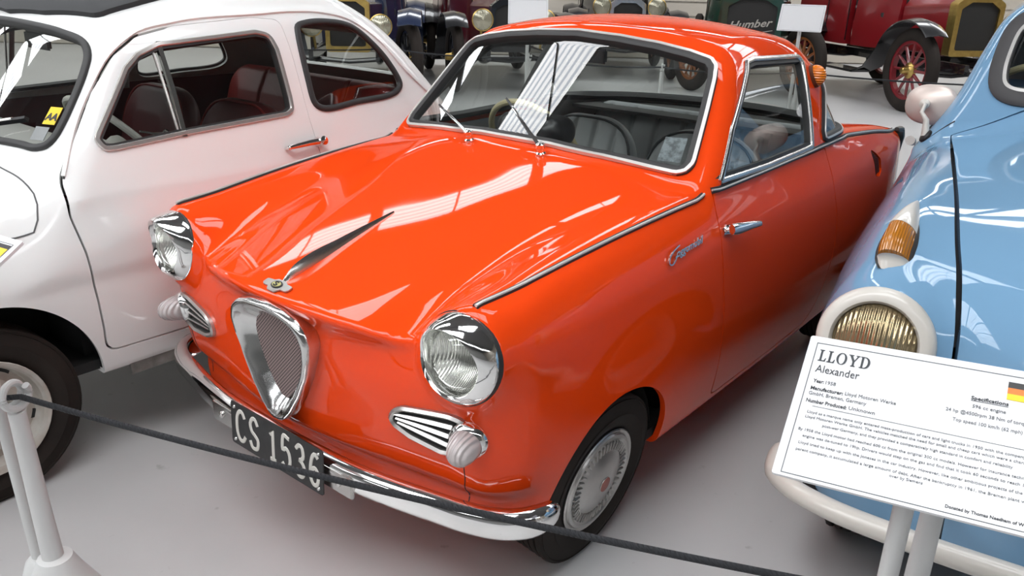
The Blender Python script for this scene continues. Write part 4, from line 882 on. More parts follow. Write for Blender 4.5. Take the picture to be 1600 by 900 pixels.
    for y in (.480, 2.37):
        for s in (1, -1): make_wheel(car, (s * .566, y, .255), .255, .125, s, .168, cover)
    # cabin
    mb = MB(); mb.box((0, 1.5, .30), (1.2, 1.6, .03)); mb.obj('cabin_floor', DARK, car); mb = MB(); mb.box((0, .80, .52), (1.10, .03, .5)); mb.obj('bulkhead', DARK, car)
    mb = MB(); mb.prism([(.84, .78), (.84, .86), (.89, .885), (.97, .895), (1.0, .88), (.97, .81)], (-.53, 0, 0), (0, 1, 0), (0, 0, 1), 1.06); mb.obj('dashboard', mat('pale_dash', (.42, .41, .39, 1), .45), car, 40)
    steering_wheel(car, (.28, 1.12, .86), .20, math.radians(-50), mat('pale_rim', (.55, .54, .50, 1), .35), mat('pale_rim'))
    mb = MB(); mb.tube([(0, .985, 1.215), (0, 1.02, 1.20)], .006, 8); mb.box((.0, 1.03, 1.165), (.17, .014, .055), bev=.006); mb.obj('interior_mirror', BLACKPL, car)
    for s in (-1, 1):
        st = empty('front_seat', parent=car); st.location = (s * .28, 0, 0)
        pad('backrest', .46, .09, .50, DKRED, st, (0, 1.46, .47), math.radians(-16), [], rtop=.16, pipe=RED2); pad('cushion', .46, .12, .46, DKRED, st, (0, 1.47, .42), math.radians(82), [], rtop=.07)
    rb = empty('rear_seat', parent=car); pad('backrest', 1.10, .12, .48, RED2, rb, (0, 1.98, .52), math.radians(-18), [-.27, 0, .27], rtop=.12); pad('cushion', 1.10, .14, .42, RED2, rb, (0, 1.98, .46), math.radians(85), [0], rtop=.06)
    up = clip(M, .94 - M[0][:, 2])[0]; part('headlining', (up[0] - up[1] * .016, -up[1], up[2][:, ::-1]), mat('pale_liner', (.36, .35, .33, 1), .8), car, 0)
    lo_ = clip(M, M[0][:, 2] - .94)[0]; lo_ = clip(lo_, 1.60 - lo_[0][:, 1])[0]; part('side_trim', (lo_[0] - lo_[1] * .02, -lo_[1], lo_[2][:, ::-1]), DKRED, car, 0)
    return car
# ------------------------------------------------------------------ pale blue saloon: build
BLUE = mat('pale_blue_paint', (.165, .31, .465, 1), .45, coat=1.0, spec=0.0)
CREAMM = mat('cream_metal_paint', (.56, .53, .48, 1), .38, coat=.5)
PINKGREY = mat('mirror_shell', (.62, .53, .48, 1), .35, .35)
LENS_OLD = lens_glass('old_headlamp_lens', (.42, .33, .19, 1), 34, 'X', .7); LENS_OLD.node_tree.nodes['Principled BSDF'].inputs['Metallic'].default_value = .75
def build_blue():
    car = empty('blue_car', (LPOS[0], LPOS[1], 0), LROT, 'pale blue rounded saloon with cream headlamp rims at the right edge', 'car')
    f = l_f; M = shell(f, (-.82, -.06, .2), (.82, 3.4, 1.5), .015)
    # windscreen
    WS = closed_profile([(0, 1.075), (.2, 1.072), (.33, 1.066), (.40, 1.068), (.437, 1.082), (.46, 1.108), (.470, 1.15), (.468, 1.21), (.452, 1.285), (.42, 1.325), (.36, 1.345), (.2, 1.362), (0, 1.368)])
    WS = smoothloop(WS, .014); WSC = inset(WS, .022); V = M[0]
    pane, M = clip(M, np.maximum(psdf(WSC, V[:, 0], V[:, 2]), V[:, 1] - 1.75)); part('windscreen', (pane[0] - pane[1] * .012,) + pane[1:3], GLASS, car, 0)
    P = hit(f, np.stack([WSC[:, 0], np.full(len(WSC), .8), WSC[:, 1]], 1), (0, 1, 0), 1.3, 280); sl = seal('windscreen_seal', f, P, RUBPROF(.026, .010), mat('grey_rubber', (.035, .033, .034, 1), .6), car, .003)
    P = hit(f, np.stack([inset(WS, .040)[:, 0], np.full(len(WS), .8), inset(WS, .040)[:, 1]], 1), (0, 1, 0), 1.3, 280); seal('chrome_insert', f, P, [(-.006, .0), (.006, .0), (.005, .014), (-.005, .014)], ALU, sl)
    # side windows
    SW = resample(roundpoly([(1.62, 1.02), (2.35, 1.02), (2.35, 1.33), (1.74, 1.33)], .05, 5), .02)
    for s in (1, -1):
        V = M[0]; pane, M = clip(M, np.maximum(psdf(SW, V[:, 1], V[:, 2]), .25 - s * V[:, 0])); part('door_window', (pane[0] - pane[1] * .01,) + pane[1:3], GLASS, car, 0)
    for yc in (.62, 2.62):
        V = M[0]; cut, M = clip(M, np.maximum((np.sqrt(((V[:, 1] - yc) / .31)**2 + ((V[:, 2] - .26) / .29)**2) - 1) * .3, .40 - np.abs(V[:, 0])))
        for s in (1, -1):
            mb = MB(); an = np.linspace(-.2, math.pi + .2, 26); ring = [(yc + .325 * math.cos(t), max(.22, .26 + .305 * math.sin(t))) for t in an]; n = len(ring)
            mb.add([(s * .64, y, z) for y, z in ring] + [(s * .36, y, z) for y, z in ring], [(i, i + 1, n + i + 1, n + i) for i in range(n - 1)] + [tuple(range(n, 2 * n))]); mb.obj('wheel_well', DARK, car)
    # bonnet and its open side gaps
    gy = np.array([-.3, .0, .10, .204, .345, .68, 1.10, 1.362, 1.6]); gx = np.array([.28, .345, .365, .394, .423, .466, .512, .538, .56]); gw = np.array([.0055, .0055, .0055, .006, .006, .0055, .005, .0015, .0008])
    V = M[0]; d = np.maximum(np.maximum(np.abs(V[:, 0]) - crom(gy, gx, V[:, 1]), V[:, 1] - (1.365 - .12 * V[:, 0]**2)), .52 - V[:, 2]); w = crom(gy, gw, V[:, 1])
    bon, _ = clip(M, d + w * .9); _, M = clip(M, d - w * .9); part('bonnet', bon, BLUE, car, .03); part('body', M, BLUE, car, .03)
    inn = (bon[0] - bon[1] * .035, bon[1], bon[2]); part('bonnet_lining', inn, DARK, car, 0)
    for s in (1, -1):
        # gutter under the gap
        q = np.linspace(.0, 1.30, 30); P = hit(f, np.stack([s * crom(gy, gx, q), q, q * 0 + 1.3], 1), (0, 0, -1), .9); nn = fnormal(f, P); ok = ~np.isnan(P[:, 0]); mb = MB(); mb.sweep(P[ok] - nn[ok] * .03, [(-.025, -.005), (.025, -.005), (.025, .002), (-.025, .002)], ups=nn[ok]); mb.obj('gap_channel', DARK, car)
        P = hit(f, np.array([[x * s, 1.372 - .01 * (x - .54), 1.3] for x in np.linspace(.535, .60, 8)]), (0, 0, -1), .9); nn = fnormal(f, P); mb = MB(); mb.sweep(P, [(-.002, -.002), (.002, -.002), (.002, .0012), (-.002, .0012)], ups=nn, scale=list(np.linspace(1.0, .5, 8))); mb.obj('wing_seam', GAPM, car)
        # headlamp
        hl = empty('headlight', parent=car); ax = Vector((LHD[0] * s, LHD[1], LHD[2])); c = Vector((LHL[0] * s, LHL[1], LHL[2])) + ax * .012
        mb = MB(); mb.lathe([(.113, -.012), (.115, .002), (.111, .014), (.098, .022), (.086, .022), (.081, .014), (.081, .004)], c, ax, 56); mb.obj('rim', CREAMM, hl, 50)
        mb = MB(); mb.lathe([(.082, .006), (.074, .018), (.058, .030), (.035, .038), (0, .042)], c, ax, 44); mb.obj('lens', LENS_OLD, hl, 60)
        # indicator: teardrop housing with an amber lens in front
        il = empty('indicator', parent=car); p = hit(f, np.array([[s * .540, y, 1.3] for y in np.linspace(.272, .545, 24)]), (0, 0, -1), .8); nn = fnormal(f, p)
        p[:, 0] -= s * np.linspace(0, .008, 24); t = np.linspace(0, 1, 24); wd = crom([0, .06, .2, .4, .7, 1], [.020, .030, .034, .030, .019, .004], t); ht = crom([0, .08, .3, .6, 1], [.006, .030, .040, .030, .008], t) + .004
        def ridge(k0, k1, kw, kh, dz=0.0):
            Vv, Ff, K = [], [], 12
            for i in range(k0, k1):
                for j in range(K):
                    a = math.pi * j / (K - 1); Vv.append(p[i] + np.array([1, 0, 0]) * math.cos(a) * (wd[i] + kw) + nn[i] * (max(0, ht[i] + kh) * math.sin(a)**.8 - .004 + dz))
            for i in range(k1 - k0 - 1):
                for j in range(K - 1): Ff.append((i * K + j, i * K + j + 1, (i + 1) * K + j + 1, (i + 1) * K + j))
            Ff += [tuple(range(K)), tuple((k1 - k0 - 1) * K + j for j in range(K))[::-1]]
            return MB().add(Vv, Ff)
        ridge(0, 24, .005, -.022).obj('gasket', RUBBER, il, 60); ridge(9, 24, 0, 0).obj('housing', CREAMM, il, 60); ridge(0, 3, 0, -.012).obj('front_rim', CREAMM, il, 60); ridge(2, 10, -.002, -.001).obj('lens', LENS_AMBER2, il, 60)
    # mirror on the right wing
    mi = empty('wing_mirror', parent=car); b = hit(f, np.array([[-.608, 1.393, 1.3]]), (0, 0, -1), .6)[0]; n_ = fnormal(f, b[None])[0]
    top = b + np.array([-.022, .02, .092]); hd = top + np.array([-.004, .030, .002])
    mb = MB(); mb.lathe([(.024, -.004), (.022, .006), (.016, .010), (0, .011)], b, n_, 24); mb.obj('foot_gasket', BLACKPL, mi)
    mb = MB(); mb.tube([b + n_ * .004, b + np.array([-.010, .008, .05]), top + np.array([-.006, -.004, -.02]), top + np.array([0, .006, .002]), hd], .0075, 12, scale=[1.7, 1.2, .9, .9, .9]); mb.lathe([(.009, -.012), (.015, -.004), (.016, .006), (0, .014)], hd, (-.25, -.93, .15), 18); mb.obj('stem', CREAMM, mi)
    u = Vector((.97, -.24, .02)).normalized(); nrm = Vector((.24, .95, -.12)).normalized(); vv = nrm.cross(u); Vv, Ff, K = [], [], 40
    rings = [(0, -.010), (.35, -.008), (.65, -.003), (.88, .005), (.98, .011), (1.0, .016), (.97, .020), (0, .020)]
    hc = Vector(hd) + nrm * .030 + u * .004 + vv * .0
    for r, h in rings:
        for k in range(K):
            a = 2 * math.pi * k / K; sx = math.copysign(abs(math.cos(a))**.86, math.cos(a)); sy = math.copysign(abs(math.sin(a))**.86, math.sin(a)); Vv.append(hc + u * (r * .082 * sx + .0) + vv * (r * .064 * sy) + nrm * h)
    for r in range(len(rings) - 1):
        for k in range(K): Ff.append((r * K + k, r * K + (k + 1) % K, (r + 1) * K + (k + 1) % K, (r + 1) * K + k))
    MB().add(Vv, Ff).obj('shell', PINKGREY, mi, 50)
    # door handle, hinge side
    h0 = hit(f, np.array([[-.95, 2.16, .79]]), (1, 0, 0), .6)[0]; mb = MB(); mb.sweep([h0 + np.array([.01, 0, 0]), h0 + np.array([-.035, -.004, .01]), h0 + np.array([-.045, -.035, .02])], circ(.014, 10)); mb.sweep([h0 + np.array([-.042, .03, .0]), h0 + np.array([-.046, -.05, .02])], circ(.017, 12), scale=[.8, 1.1]); mb.obj('door_handle', CREAMM, car)
    # bumper tube
    bx = np.array([(0, -.035), (.2, -.025), (.41, .0), (.55, .035), (.635, .08), (.675, .125), (.690, .19), (.690, .27)]); L = np.concatenate([[0], np.cumsum(np.linalg.norm(np.diff(bx, axis=0), axis=1))]); q = np.linspace(0, L[-1], 50)
    R3 = np.stack([crom(L, bx[:, 0], q), crom(L, bx[:, 1], q), .408 - .05 * (q / L[-1])**1.5], 1); path = np.concatenate([mirrored(R3)[:0:-1], R3]); sc_ = np.ones(len(path)); sc_[0] = sc_[-1] = .3; sc_[1] = sc_[-2] = .8
    mb = MB(); mb.sweep(path, circ(.023, 16), scale=list(sc_)); mb.obj('front_bumper', CREAMM, car, 60)
    for s in (1, -1): mb = MB(); mb.tube([(s * .35, .0, .40), (s * .35, .16, .40)], .014, 8); mb.obj('bracket', DARK, car)
    def cover(root, s, h):
        lathe_part('rim', [(.12, h * .4), (.15, h * .5), (.165, h * .8), (.178, h * .95), (.175, h * 1.0), (.165, h * .95)], s, CREAMM, root); lathe_part('hub_cap', [(.14, h * .5), (.11, h * .8), (.06, h * .95), (0, h)], s, CHROME_OLD, root)
    for y in (.62, 2.62):
        for s in (1, -1): make_wheel(car, (s * .535, y, .265), .265, .125, s, .178, cover)
    mb = MB(); mb.box((0, 1.9, .32), (1.2, 2.2, .03)); mb.obj('cabin_floor', DARK, car); mb = MB(); mb.box((0, 1.42, .60), (1.1, .03, .55)); mb.obj('bulkhead', DARK, car)
    mb = MB(); mb.prism([(1.42, .92), (1.42, .99), (1.47, 1.02), (1.60, 1.01), (1.60, .92)], (-.38, 0, 0), (0, 1, 0), (0, 0, 1), .76); mb.obj('dashboard', DARK, car)
    for s in (-1, 1):
        st = empty('front_seat', parent=car); st.location = (s * .30, 0, 0); pad('backrest', .5, .1, .55, GREYVINYL, st, (0, 2.1, .5), math.radians(-14), [], hh=.018); pad('cushion', .5, .12, .48, GREYVINYL, st, (0, 2.1, .46), math.radians(82), [], hh=.018)
    up = clip(M, 1.0 - M[0][:, 2])[0]; part('headlining', (up[0] - up[1] * .02, -up[1], up[2][:, ::-1]), GREYLINER, car, 0)
    steering_wheel(car, (-.30, 1.68, 1.02), .20, math.radians(-52), CREAM, CREAM)
    return car
# ------------------------------------------------------------------ hall
HO = Vector((CAM_O[0], CAM_O[1], 0)); HF = Vector((-.6257, .7801, 0)); HR = Vector((.7801, .6257, 0))
def H(r, f, z): return HO + HR * r + HF * f + Vector((0, 0, z))
ROT_H = Matrix((HR, HF, Vector((0, 0, 1)))).transposed()
def floor_mat():
    m = mat('painted_concrete', (.40, .395, .39, 1), .30); nt, nd, lk = shader_nodes(m); b = nd['Principled BSDF']; tc = nd.new('ShaderNodeTexCoord')
    n1 = nd.new('ShaderNodeTexNoise'); n1.inputs['Scale'].default_value = .9; n1.inputs['Detail'].default_value = 7; n1.inputs['Roughness'].default_value = .6; lk.new(tc.outputs['Object'], n1.inputs['Vector'])
    r1 = nd.new('ShaderNodeValToRGB'); r1.color_ramp.elements[0].position = .3; r1.color_ramp.elements[0].color = (.45, .445, .44, 1); r1.color_ramp.elements[1].position = .7; r1.color_ramp.elements[1].color = (.52, .515, .51, 1); lk.new(n1.outputs['Fac'], r1.inputs['Fac'])
    n2 = nd.new('ShaderNodeTexNoise'); n2.inputs['Scale'].default_value = 16; n2.inputs['Detail'].default_value = 3; lk.new(tc.outputs['Object'], n2.inputs['Vector'])
    r2 = nd.new('ShaderNodeValToRGB'); r2.color_ramp.elements[0].position = .25; r2.color_ramp.elements[0].color = (.55, .53, .5, 1); r2.color_ramp.elements[1].position = .31; r2.color_ramp.elements[1].color = (1, 1, 1, 1); lk.new(n2.outputs['Fac'], r2.inputs['Fac'])
    mx = nd.new('ShaderNodeMix'); mx.data_type = 'RGBA'; mx.blend_type = 'MULTIPLY'; mx.inputs[0].default_value = .5; lk.new(r1.outputs[0], mx.inputs[6]); lk.new(r2.outputs[0], mx.inputs[7]); lk.new(mx.outputs[2], b.inputs['Base Color'])
    rr = nd.new('ShaderNodeMapRange'); rr.inputs['To Min'].default_value = .24; rr.inputs['To Max'].default_value = .42; lk.new(n1.outputs['Fac'], rr.inputs['Value']); lk.new(rr.outputs[0], b.inputs['Roughness'])
    bp = nd.new('ShaderNodeBump'); bp.inputs['Strength'].default_value = .08; bp.inputs['Distance'].default_value = .004; lk.new(n2.outputs['Fac'], bp.inputs['Height']); lk.new(bp.outputs['Normal'], b.inputs['Normal']); return m
def sheet_mat():                       # ribbed translucent roof sheet lit by the daylight above it
    m = bpy.data.materials.new('daylight_sheet'); m.use_nodes = True; nt, nd, lk = shader_nodes(m); nd.remove(nd['Principled BSDF']); e = nd.new('ShaderNodeEmission'); tc = nd.new('ShaderNodeTexCoord')
    w = nd.new('ShaderNodeTexWave'); w.bands_direction = 'Y'; w.inputs['Scale'].default_value = 2.2; w.inputs['Distortion'].default_value = 0; lk.new(tc.outputs['Object'], w.inputs['Vector'])
    r = nd.new('ShaderNodeValToRGB'); r.color_ramp.elements[0].color = (.52, .56, .62, 1); r.color_ramp.elements[1].color = (1, 1, 1, 1); r.color_ramp.elements[0].position = .1; r.color_ramp.elements[1].position = .6
    lk.new(w.outputs['Fac'], r.inputs['Fac']); lk.new(r.outputs[0], e.inputs[0]); e.inputs[1].default_value = SKY_EMIT; lk.new(e.outputs[0], nd['Material Output'].inputs[0]); return m
HX0, HX1, HY0, HY1, HZ = -15.0, 12.0, -8.5, 15.2, 5.3
def hall():
    wallm = mat('wall_cladding', (.50, .455, .39, 1), .7, noise=(1.2, .6, (.45, .41, .35, 1)))
    ceilm = mat('roof_lining', (.15, .15, .15, 1), .8)
    beam = mat('steel_beam', (.16, .16, .16, 1), .5)
    def slab(name, r0, r1, f0, f1, z0, z1, m):
        mb = MB(); mb.box(((r0 + r1) / 2, (f0 + f1) / 2, (z0 + z1) / 2), (r1 - r0, f1 - f0, z1 - z0)); o = mb.obj(name, m); o.location = HO; o.rotation_euler[2] = CAM_YAW; return tag(o, kind='structure')
    slab('floor', HX0, HX1, HY0, HY1, -.1, 0, floor_mat())
    wb = slab('wall_back', HX0, HX1, HY1, HY1 + .2, 0, HZ, wallm)
    me = None
    for k in range(22):                  # horizontal weatherboards
        if me is None: mb = MB(); n = .235; mb.prism([(0, 0), (.030, 0), (.012, n), (0, n)], (HX0, 0, 0), (0, -1, 0), (0, 0, 1), HX1 - HX0); o = mb.obj('board', wallm, wb); me = o.data
        else: o = link('board', me, None, wb)
        o.location = (HX1 - HX0, HY1, .02 + k * .24)
        o.rotation_euler = (0, 0, 0)
    wm2 = mat('grey_wall', (.30, .30, .295, 1), .75); slab('wall_left', HX0 - .2, HX0, HY0, HY1, 0, HZ, wm2); slab('wall_right', HX1, HX1 + .2, HY0, HY1, 0, HZ, wallm); slab('wall_front', HX0, HX1, HY0 - .2, HY0, 0, HZ, wm2)
    slab('ceiling', HX0, HX1, HY0, HY1, HZ, HZ + .15, ceilm)
    SM = sheet_mat()
    for row, (f0, fw, ra, rb) in enumerate(ROWS):
        w = empty('window_%d' % (row + 1)); w.location = HO; w.rotation_euler[2] = CAM_YAW; tag(w, kind='structure')
        n = int((rb - ra - .3) / 2.3); r = rb - .15 if ra == HX0 else ra + .15; sgn = -1 if ra == HX0 else 1; me = None
        mb = MB()
        for k in range(n):
            if me is None: m2 = MB(); m2.box((0, 0, 0), (2.12, fw, .02)); o = m2.obj('pane', SM, w); me = o.data
            else: o = link('pane', me, None, w)
            c = r + sgn * (1.06 + 2.3 * k); o.location = (c, f0 + fw / 2, HZ - .05)
            for q in (-1.1, 0, 1.1): mb.box((c + q, f0 + fw / 2, HZ - .075), (.03 if q == 0 else .10, fw, .03))
        for ff in (f0, f0 + fw): mb.box(((ra + rb) / 2, ff, HZ - .08), (rb - ra, .06, .05))
        tag(mb.obj('glazing_bars', beam, w), kind='stuff')
    for k, f in enumerate(np.arange(HY0 + 1.6, HY1, 4.7)):
        t = slab('trim_%d' % (k + 1), HX0, HX1, f, f + .12, HZ - .42, HZ - .16, beam)
ROWS = ((-4.6, .8, HX0, HX1), (-1.3, 2.3, HX0, 1.2), (3.55, 1.15, HX0, -1.3), (1.9, 1.3, -.05, 4.8), (7.75, .85, HX0, 1.9), (6.7, 2.1, 2.0, HX1), (12.0, 1.4, HX0, HX1))  # first two rows unseen: second added overhead, both sized for the light they give
# ------------------------------------------------------------------ stanchions, rope and information boards
def stanchion(x, y, ring_z, label, lean=(0, 0), group=None, r0=.024, r1=.017, ringdir=(0.93, .36, 0), base=.078, sign=None):
    t = empty('rope_stanchion', (x, y, 0), 0, label, 'stanchion', group); top = Vector((lean[0], lean[1], ring_z - .035))
    mb = MB(); mb.lathe([(0, 0), (.115, 0), (.115, .008), (.085, base * .35), (.055, base * .7), (.036, base * .96), (.0, base)], (0, 0, 0), (0, 0, 1), 32); mb.obj('base', WHITEPAINT, t)
    mb = MB(); mb.tube([(0, 0, .05), tuple(top * .5), tuple(top)], r0, 20, scale=[1, (r0 + r1) / 2 / r0, r1 / r0]); mb.obj('post', WHITEPAINT, t)
    d = Vector(ringdir).normalized(); w = Vector((-d.y, d.x, 0)); c = top + Vector((0, 0, .036)); P = []
    for k in range(44):                  # a rod curled into an open eye, one turn and a half
        a = -math.pi / 2 + 2 * math.pi * 1.36 * k / 43; P.append(c + w * (.027 * math.cos(a)) + Vector((0, 0, .027 * math.sin(a))) + d * (-.012 + .026 * k / 43))
    mb = MB(); mb.tube([tuple(p) for p in P], .0078, 10); mb.obj('rope_eye', WHITEPAINT, t)
    if sign:                             # a thinner post on the same foot carries an information board
        (bx, by), (tx, ty, tz), r, bh = sign
        mb = MB(); mb.tube([(bx, by, .01), (tx, ty, tz)], r, 16); mb.obj('sign_post', WHITEPAINT, t)
        mb = MB(); mb.lathe([(0, 0), (.055, 0), (.050, bh * .5), (.032, bh * .92), (.022, bh), (0, bh)], (bx, by, 0), (0, 0, 1), 24); mb.obj('sign_foot', WHITEPAINT, t)
    return t
def rope(name, pts, sag, r, label, segs=48, group=None):
    P = []
    for a, b in zip(pts[:-1], pts[1:]):
        a, b = np.array(a, float), np.array(b, float)
        for t in np.linspace(0, 1, segs, endpoint=False): q = a + (b - a) * t; q[2] -= 4 * sag * t * (1 - t); P.append(q)
    P.append(np.array(pts[-1], float)); mb = MB(); mb.tube(P, r, 8); o = mb.obj(name, ROPEM, None, 60); return tag(o, label, 'rope', group)
def rope_mat():
    m = mat('black_braided_rope', (.018, .019, .022, 1), .85); nt, nd, lk = shader_nodes(m); tc = nd.new('ShaderNodeTexCoord'); w = nd.new('ShaderNodeTexWave'); w.wave_type = 'BANDS'; w.bands_direction = 'DIAGONAL'; w.inputs['Scale'].default_value = 55
    lk.new(tc.outputs['Object'], w.inputs['Vector']); bp = nd.new('ShaderNodeBump'); bp.inputs['Strength'].default_value = .8; bp.inputs['Distance'].default_value = .003; lk.new(w.outputs['Fac'], bp.inputs['Height']); lk.new(bp.outputs['Normal'], nd['Principled BSDF'].inputs['Normal']); return m
ROPEM = rope_mat(); INK = mat('print_ink', (.035, .04, .045, 1), .6); INK2 = mat('grey_ink', (.09, .10, .11, 1), .6); PAPER = mat('printed_board', (.72, .72, .73, 1), .35, coat=.3)
def flag(parent, x0, x1, y0, y1, cols):
    n = len(cols)
    fl = empty('flag', parent=parent)
    for k, c in enumerate(cols):
        a, b = y0 + (y1 - y0) * k / n, y0 + (y1 - y0) * (k + 1) / n; mb = MB(); mb.box(((x0 + x1) / 2, (a + b) / 2, .0006), (x1 - x0, abs(b - a), .0006)); mb.obj('stripe', mat('flag_%d%d%d' % tuple(int(v * 99) for v in c[:3]), c, .5), fl)
def board(TL, w, d, W, Hh, name='information_board', th=.006, **tg):
    o = empty(name, **{}); M = frame(TL, w, d); M.translation = Vector(TL); o.matrix_world = M; tag(o, **tg)
    mb = MB(); mb.prism(roundpoly([(0, -Hh), (W, -Hh), (W, 0), (0, 0)], .004, 4), (0, 0, -th), (1, 0, 0), (0, 1, 0), th); mb.obj('panel', PAPER, o)
    mb = MB(); e, t = .0125, .0011
    for (x0, x1, y0, y1) in ((e, W - e, -e - t, -e), (e, W - e, -Hh + .005, -Hh + .005 + t), (e, e + t, -Hh + .005, -e), (W - e - t, W - e, -Hh + .005, -e)): mb.box(((x0 + x1) / 2, (y0 + y1) / 2, .0004), (x1 - x0, y1 - y0, .0006))
    mb.obj('border', INK2, o); return o
def serif_title(parent, x, y, h, width):
    fl = {'L': [[(0, 0), (.62, 0), (.68, .30), (.61, .30), (.50, .08), (.34, .07), (.30, .12), (.30, .90), (.42, .95), (.42, 1), (0, 1), (0, .95), (.12, .90), (.12, .10), (0, .05)]],
          'Y': [[(.28, 0), (.68, 0), (.68, .05), (.57, .10), (.57, .42), (.86, .92), (.96, .95), (.96, 1), (.62, 1), (.62, .95), (.74, .92), (.54, .55), (.33, .92), (.44, .95), (.44, 1), (0, 1), (0, .95), (.11, .92), (.39, .42), (.39, .10), (.28, .05)]]}
    t = empty('title', parent=parent); X = 0; mb = MB(); sx = 1.0; items = []
    for ch in 'LLOYD':
        adv = {'L': .76, 'O': .98, 'Y': 1.0, 'D': .95}[ch]; items.append((ch, X)); X += adv
    sx = width / (X - .06)
    for ch, X0 in items:
        mb = MB()
        if ch in fl:
            for P in fl[ch]: mb.prism([((X0 + p[0]) * sx + x, p[1] * h + y) for p in P], (0, 0, .0004), (1, 0, 0), (0, 1, 0), .0005)
        else:
            n = 36; Vv, Ff = [], []
            if ch == 'O': a = np.linspace(0, 2 * np.pi, n, endpoint=False); out = np.stack([.45 + .45 * np.cos(a), .5 + .52 * np.sin(a)], 1); inn = np.stack([.45 + .255 * np.cos(a), .5 + .46 * np.sin(a)], 1)
            else:
                a = np.linspace(-np.pi / 2, np.pi / 2, n - 6); out = np.concatenate([np.stack([.38 + .48 * np.cos(a), .5 + .5 * np.sin(a)], 1), [(.0, 1), (0, .95), (.11, .9), (.11, .1), (0, .05), (0, 0)]])
                inn = np.concatenate([np.stack([.36 + .29 * np.cos(a), .5 + .435 * np.sin(a)], 1), [(.30, .93), (.29, .9), (.29, .7), (.29, .3), (.29, .1), (.30, .07)]])
            n = len(out); Vv = [((X0 + p[0]) * sx + x, p[1] * h + y, .0009) for p in np.concatenate([out, inn])]; mb.add(Vv, [(i, (i + 1) % n, n + (i + 1) % n, n + i) for i in range(n)])
        mb.obj('letter', INK, t)
def right_board():
    TL, w, d = (1.1176, .4119, .8512), (.9871, .149, .059), (-.1571, .8271, .5396)
    b = board(TL, w, d, .372, .262, label='white information board about a blue 1958 saloon, tilted on a thin post', cat='sign')
    def line(s, x0, x1, y, sz, m=INK2, nm='lettering', off=0): return text(nm, s, sz, Matrix.Translation((x0, -y, .0006)), m, b, ext=.0002, width=x1 - x0, off=off)
    serif_title(b, .0200, -.0475, .0222, .0785)
    line('Alexander', .0208, .0868, .0695, .0205, INK); line('Year:', .0222, .0385, .0896, .0092, INK, off=.0002); line('1958', .0412, .0565, .0896, .0092)
    line('Manufacturer:', .0214, .0700, .1036, .0092, INK, off=.0002); line('Lloyd Motoren Werke', .0730, .1462, .1025, .0092); line('GmbH, Bremen, Germany', .0207, .1060, .1135, .0092)
    line('Number Produced:', .0200, .0800, .1276, .0092, INK, off=.0002); line('Unknown', .0830, .1208, .1270, .0092)
    mb = MB(); mb.box((.186, -.1335, .0005), (.31, .0006, .0004)); mb.obj('rule', INK2, b)
    P = [('Lloyd as a marque name only entered mass-production of cars and light trucks in 1950 with the company becoming', .0263, .348, .1472), ('Lloyd Motoren Werke GmbH. The vehicles matched the need for small and cheap cars which were a characteristic of', .0253, .350, .1562), ('post-war Germany, and they provided a comparatively high standard in comfort and reliability', .0530, .306, .1668),
         ('By 1958 the Lloyd motor had reached 600 cc from the original 300 cc models. However for insurance technicalities the', .0205, .352, .1800), ('engine was de-tuned to 19hp. Drivers would step on the gas and find that it took 60 seconds to reach 100 km/h', .0290, .345, .1905),
         ('Lloyd tried to keep up with the Joneses in the car industry. However, like other ambitious projects of the Borgward', .0258, .350, .2030), ('parent company, it accumulated a large amount of debt. After the bankruptcy in 1961, the Bremen plant was taken', .0248, .348, .2150), ('over by Siemens', .1574, .2010, .2232)]
    for s, x0, x1, y in P: line(s, x0, x1, y, .0068)
    line('Specifications', .2430, .2910, .0664, .0088, INK, off=.0002); mb = MB(); mb.box((.267, -.0683, .0005), (.048, .0007, .0004)); mb.obj('underline', INK, b)
    line('596 cc engine', .2462, .2890, .0805, .0084); line('24 hp @4500rpm 38 Nm of torque', .2130, .3200, .0940, .0084); line('Top speed 100 km/h (62 mph)', .2237, .3123, .1090, .0084)
    line('Donated by Thomas Needham of Whak', .2329, .3360, .2490, .0068, INK, off=.00015)
    flag(b, .2875, .333, -.0240, -.0555, [(.03, .03, .03, 1), (.80, .20, .03, 1), (.85, .62, .02, 1)])
def left_board():
    w, d = Vector((.984, .178, 0)), Vector((-.154, .852, .5)); d = d.normalized()
    TR = Vector((-.1235, -.3155, .9105)); TL = TR - w * .372
    b = board(TL, w, d, .372, .262, label='white information board at the left edge with a flag in its corner', cat='sign')
    flag(b, .318, .357, -.0165, -.044, [(.02, .015, .02, 1), (.80, .58, .03, 1), (.82, .60, .03, 1)])
def near_barrier():
    stanchion(-.203, -.350, .566, 'white rope stanchion with a curled eye and a second thin post at the left edge', (-.012, -.009), base=.17, sign=((-.072, -.007), (-.092, -.023, .775), .0135, .13))
    stanchion(1.348, .448, .70, 'white stanchion with a thick and a thin post under the tilted board', (0, 0), sign=((-.021, -.143), (-.021, -.143, .728), .015, .05))
    stanchion(1.735, .402, .57, 'white rope stanchion holding the near rope in front of the pale blue saloon', (0, 0))
    rope('barrier_rope', [(-1.25, -1.25, .566), (-.203, -.350, .566), (1.727, .399, .57)], .037, .0062, 'black rope strung low across the front of the orange coupe')
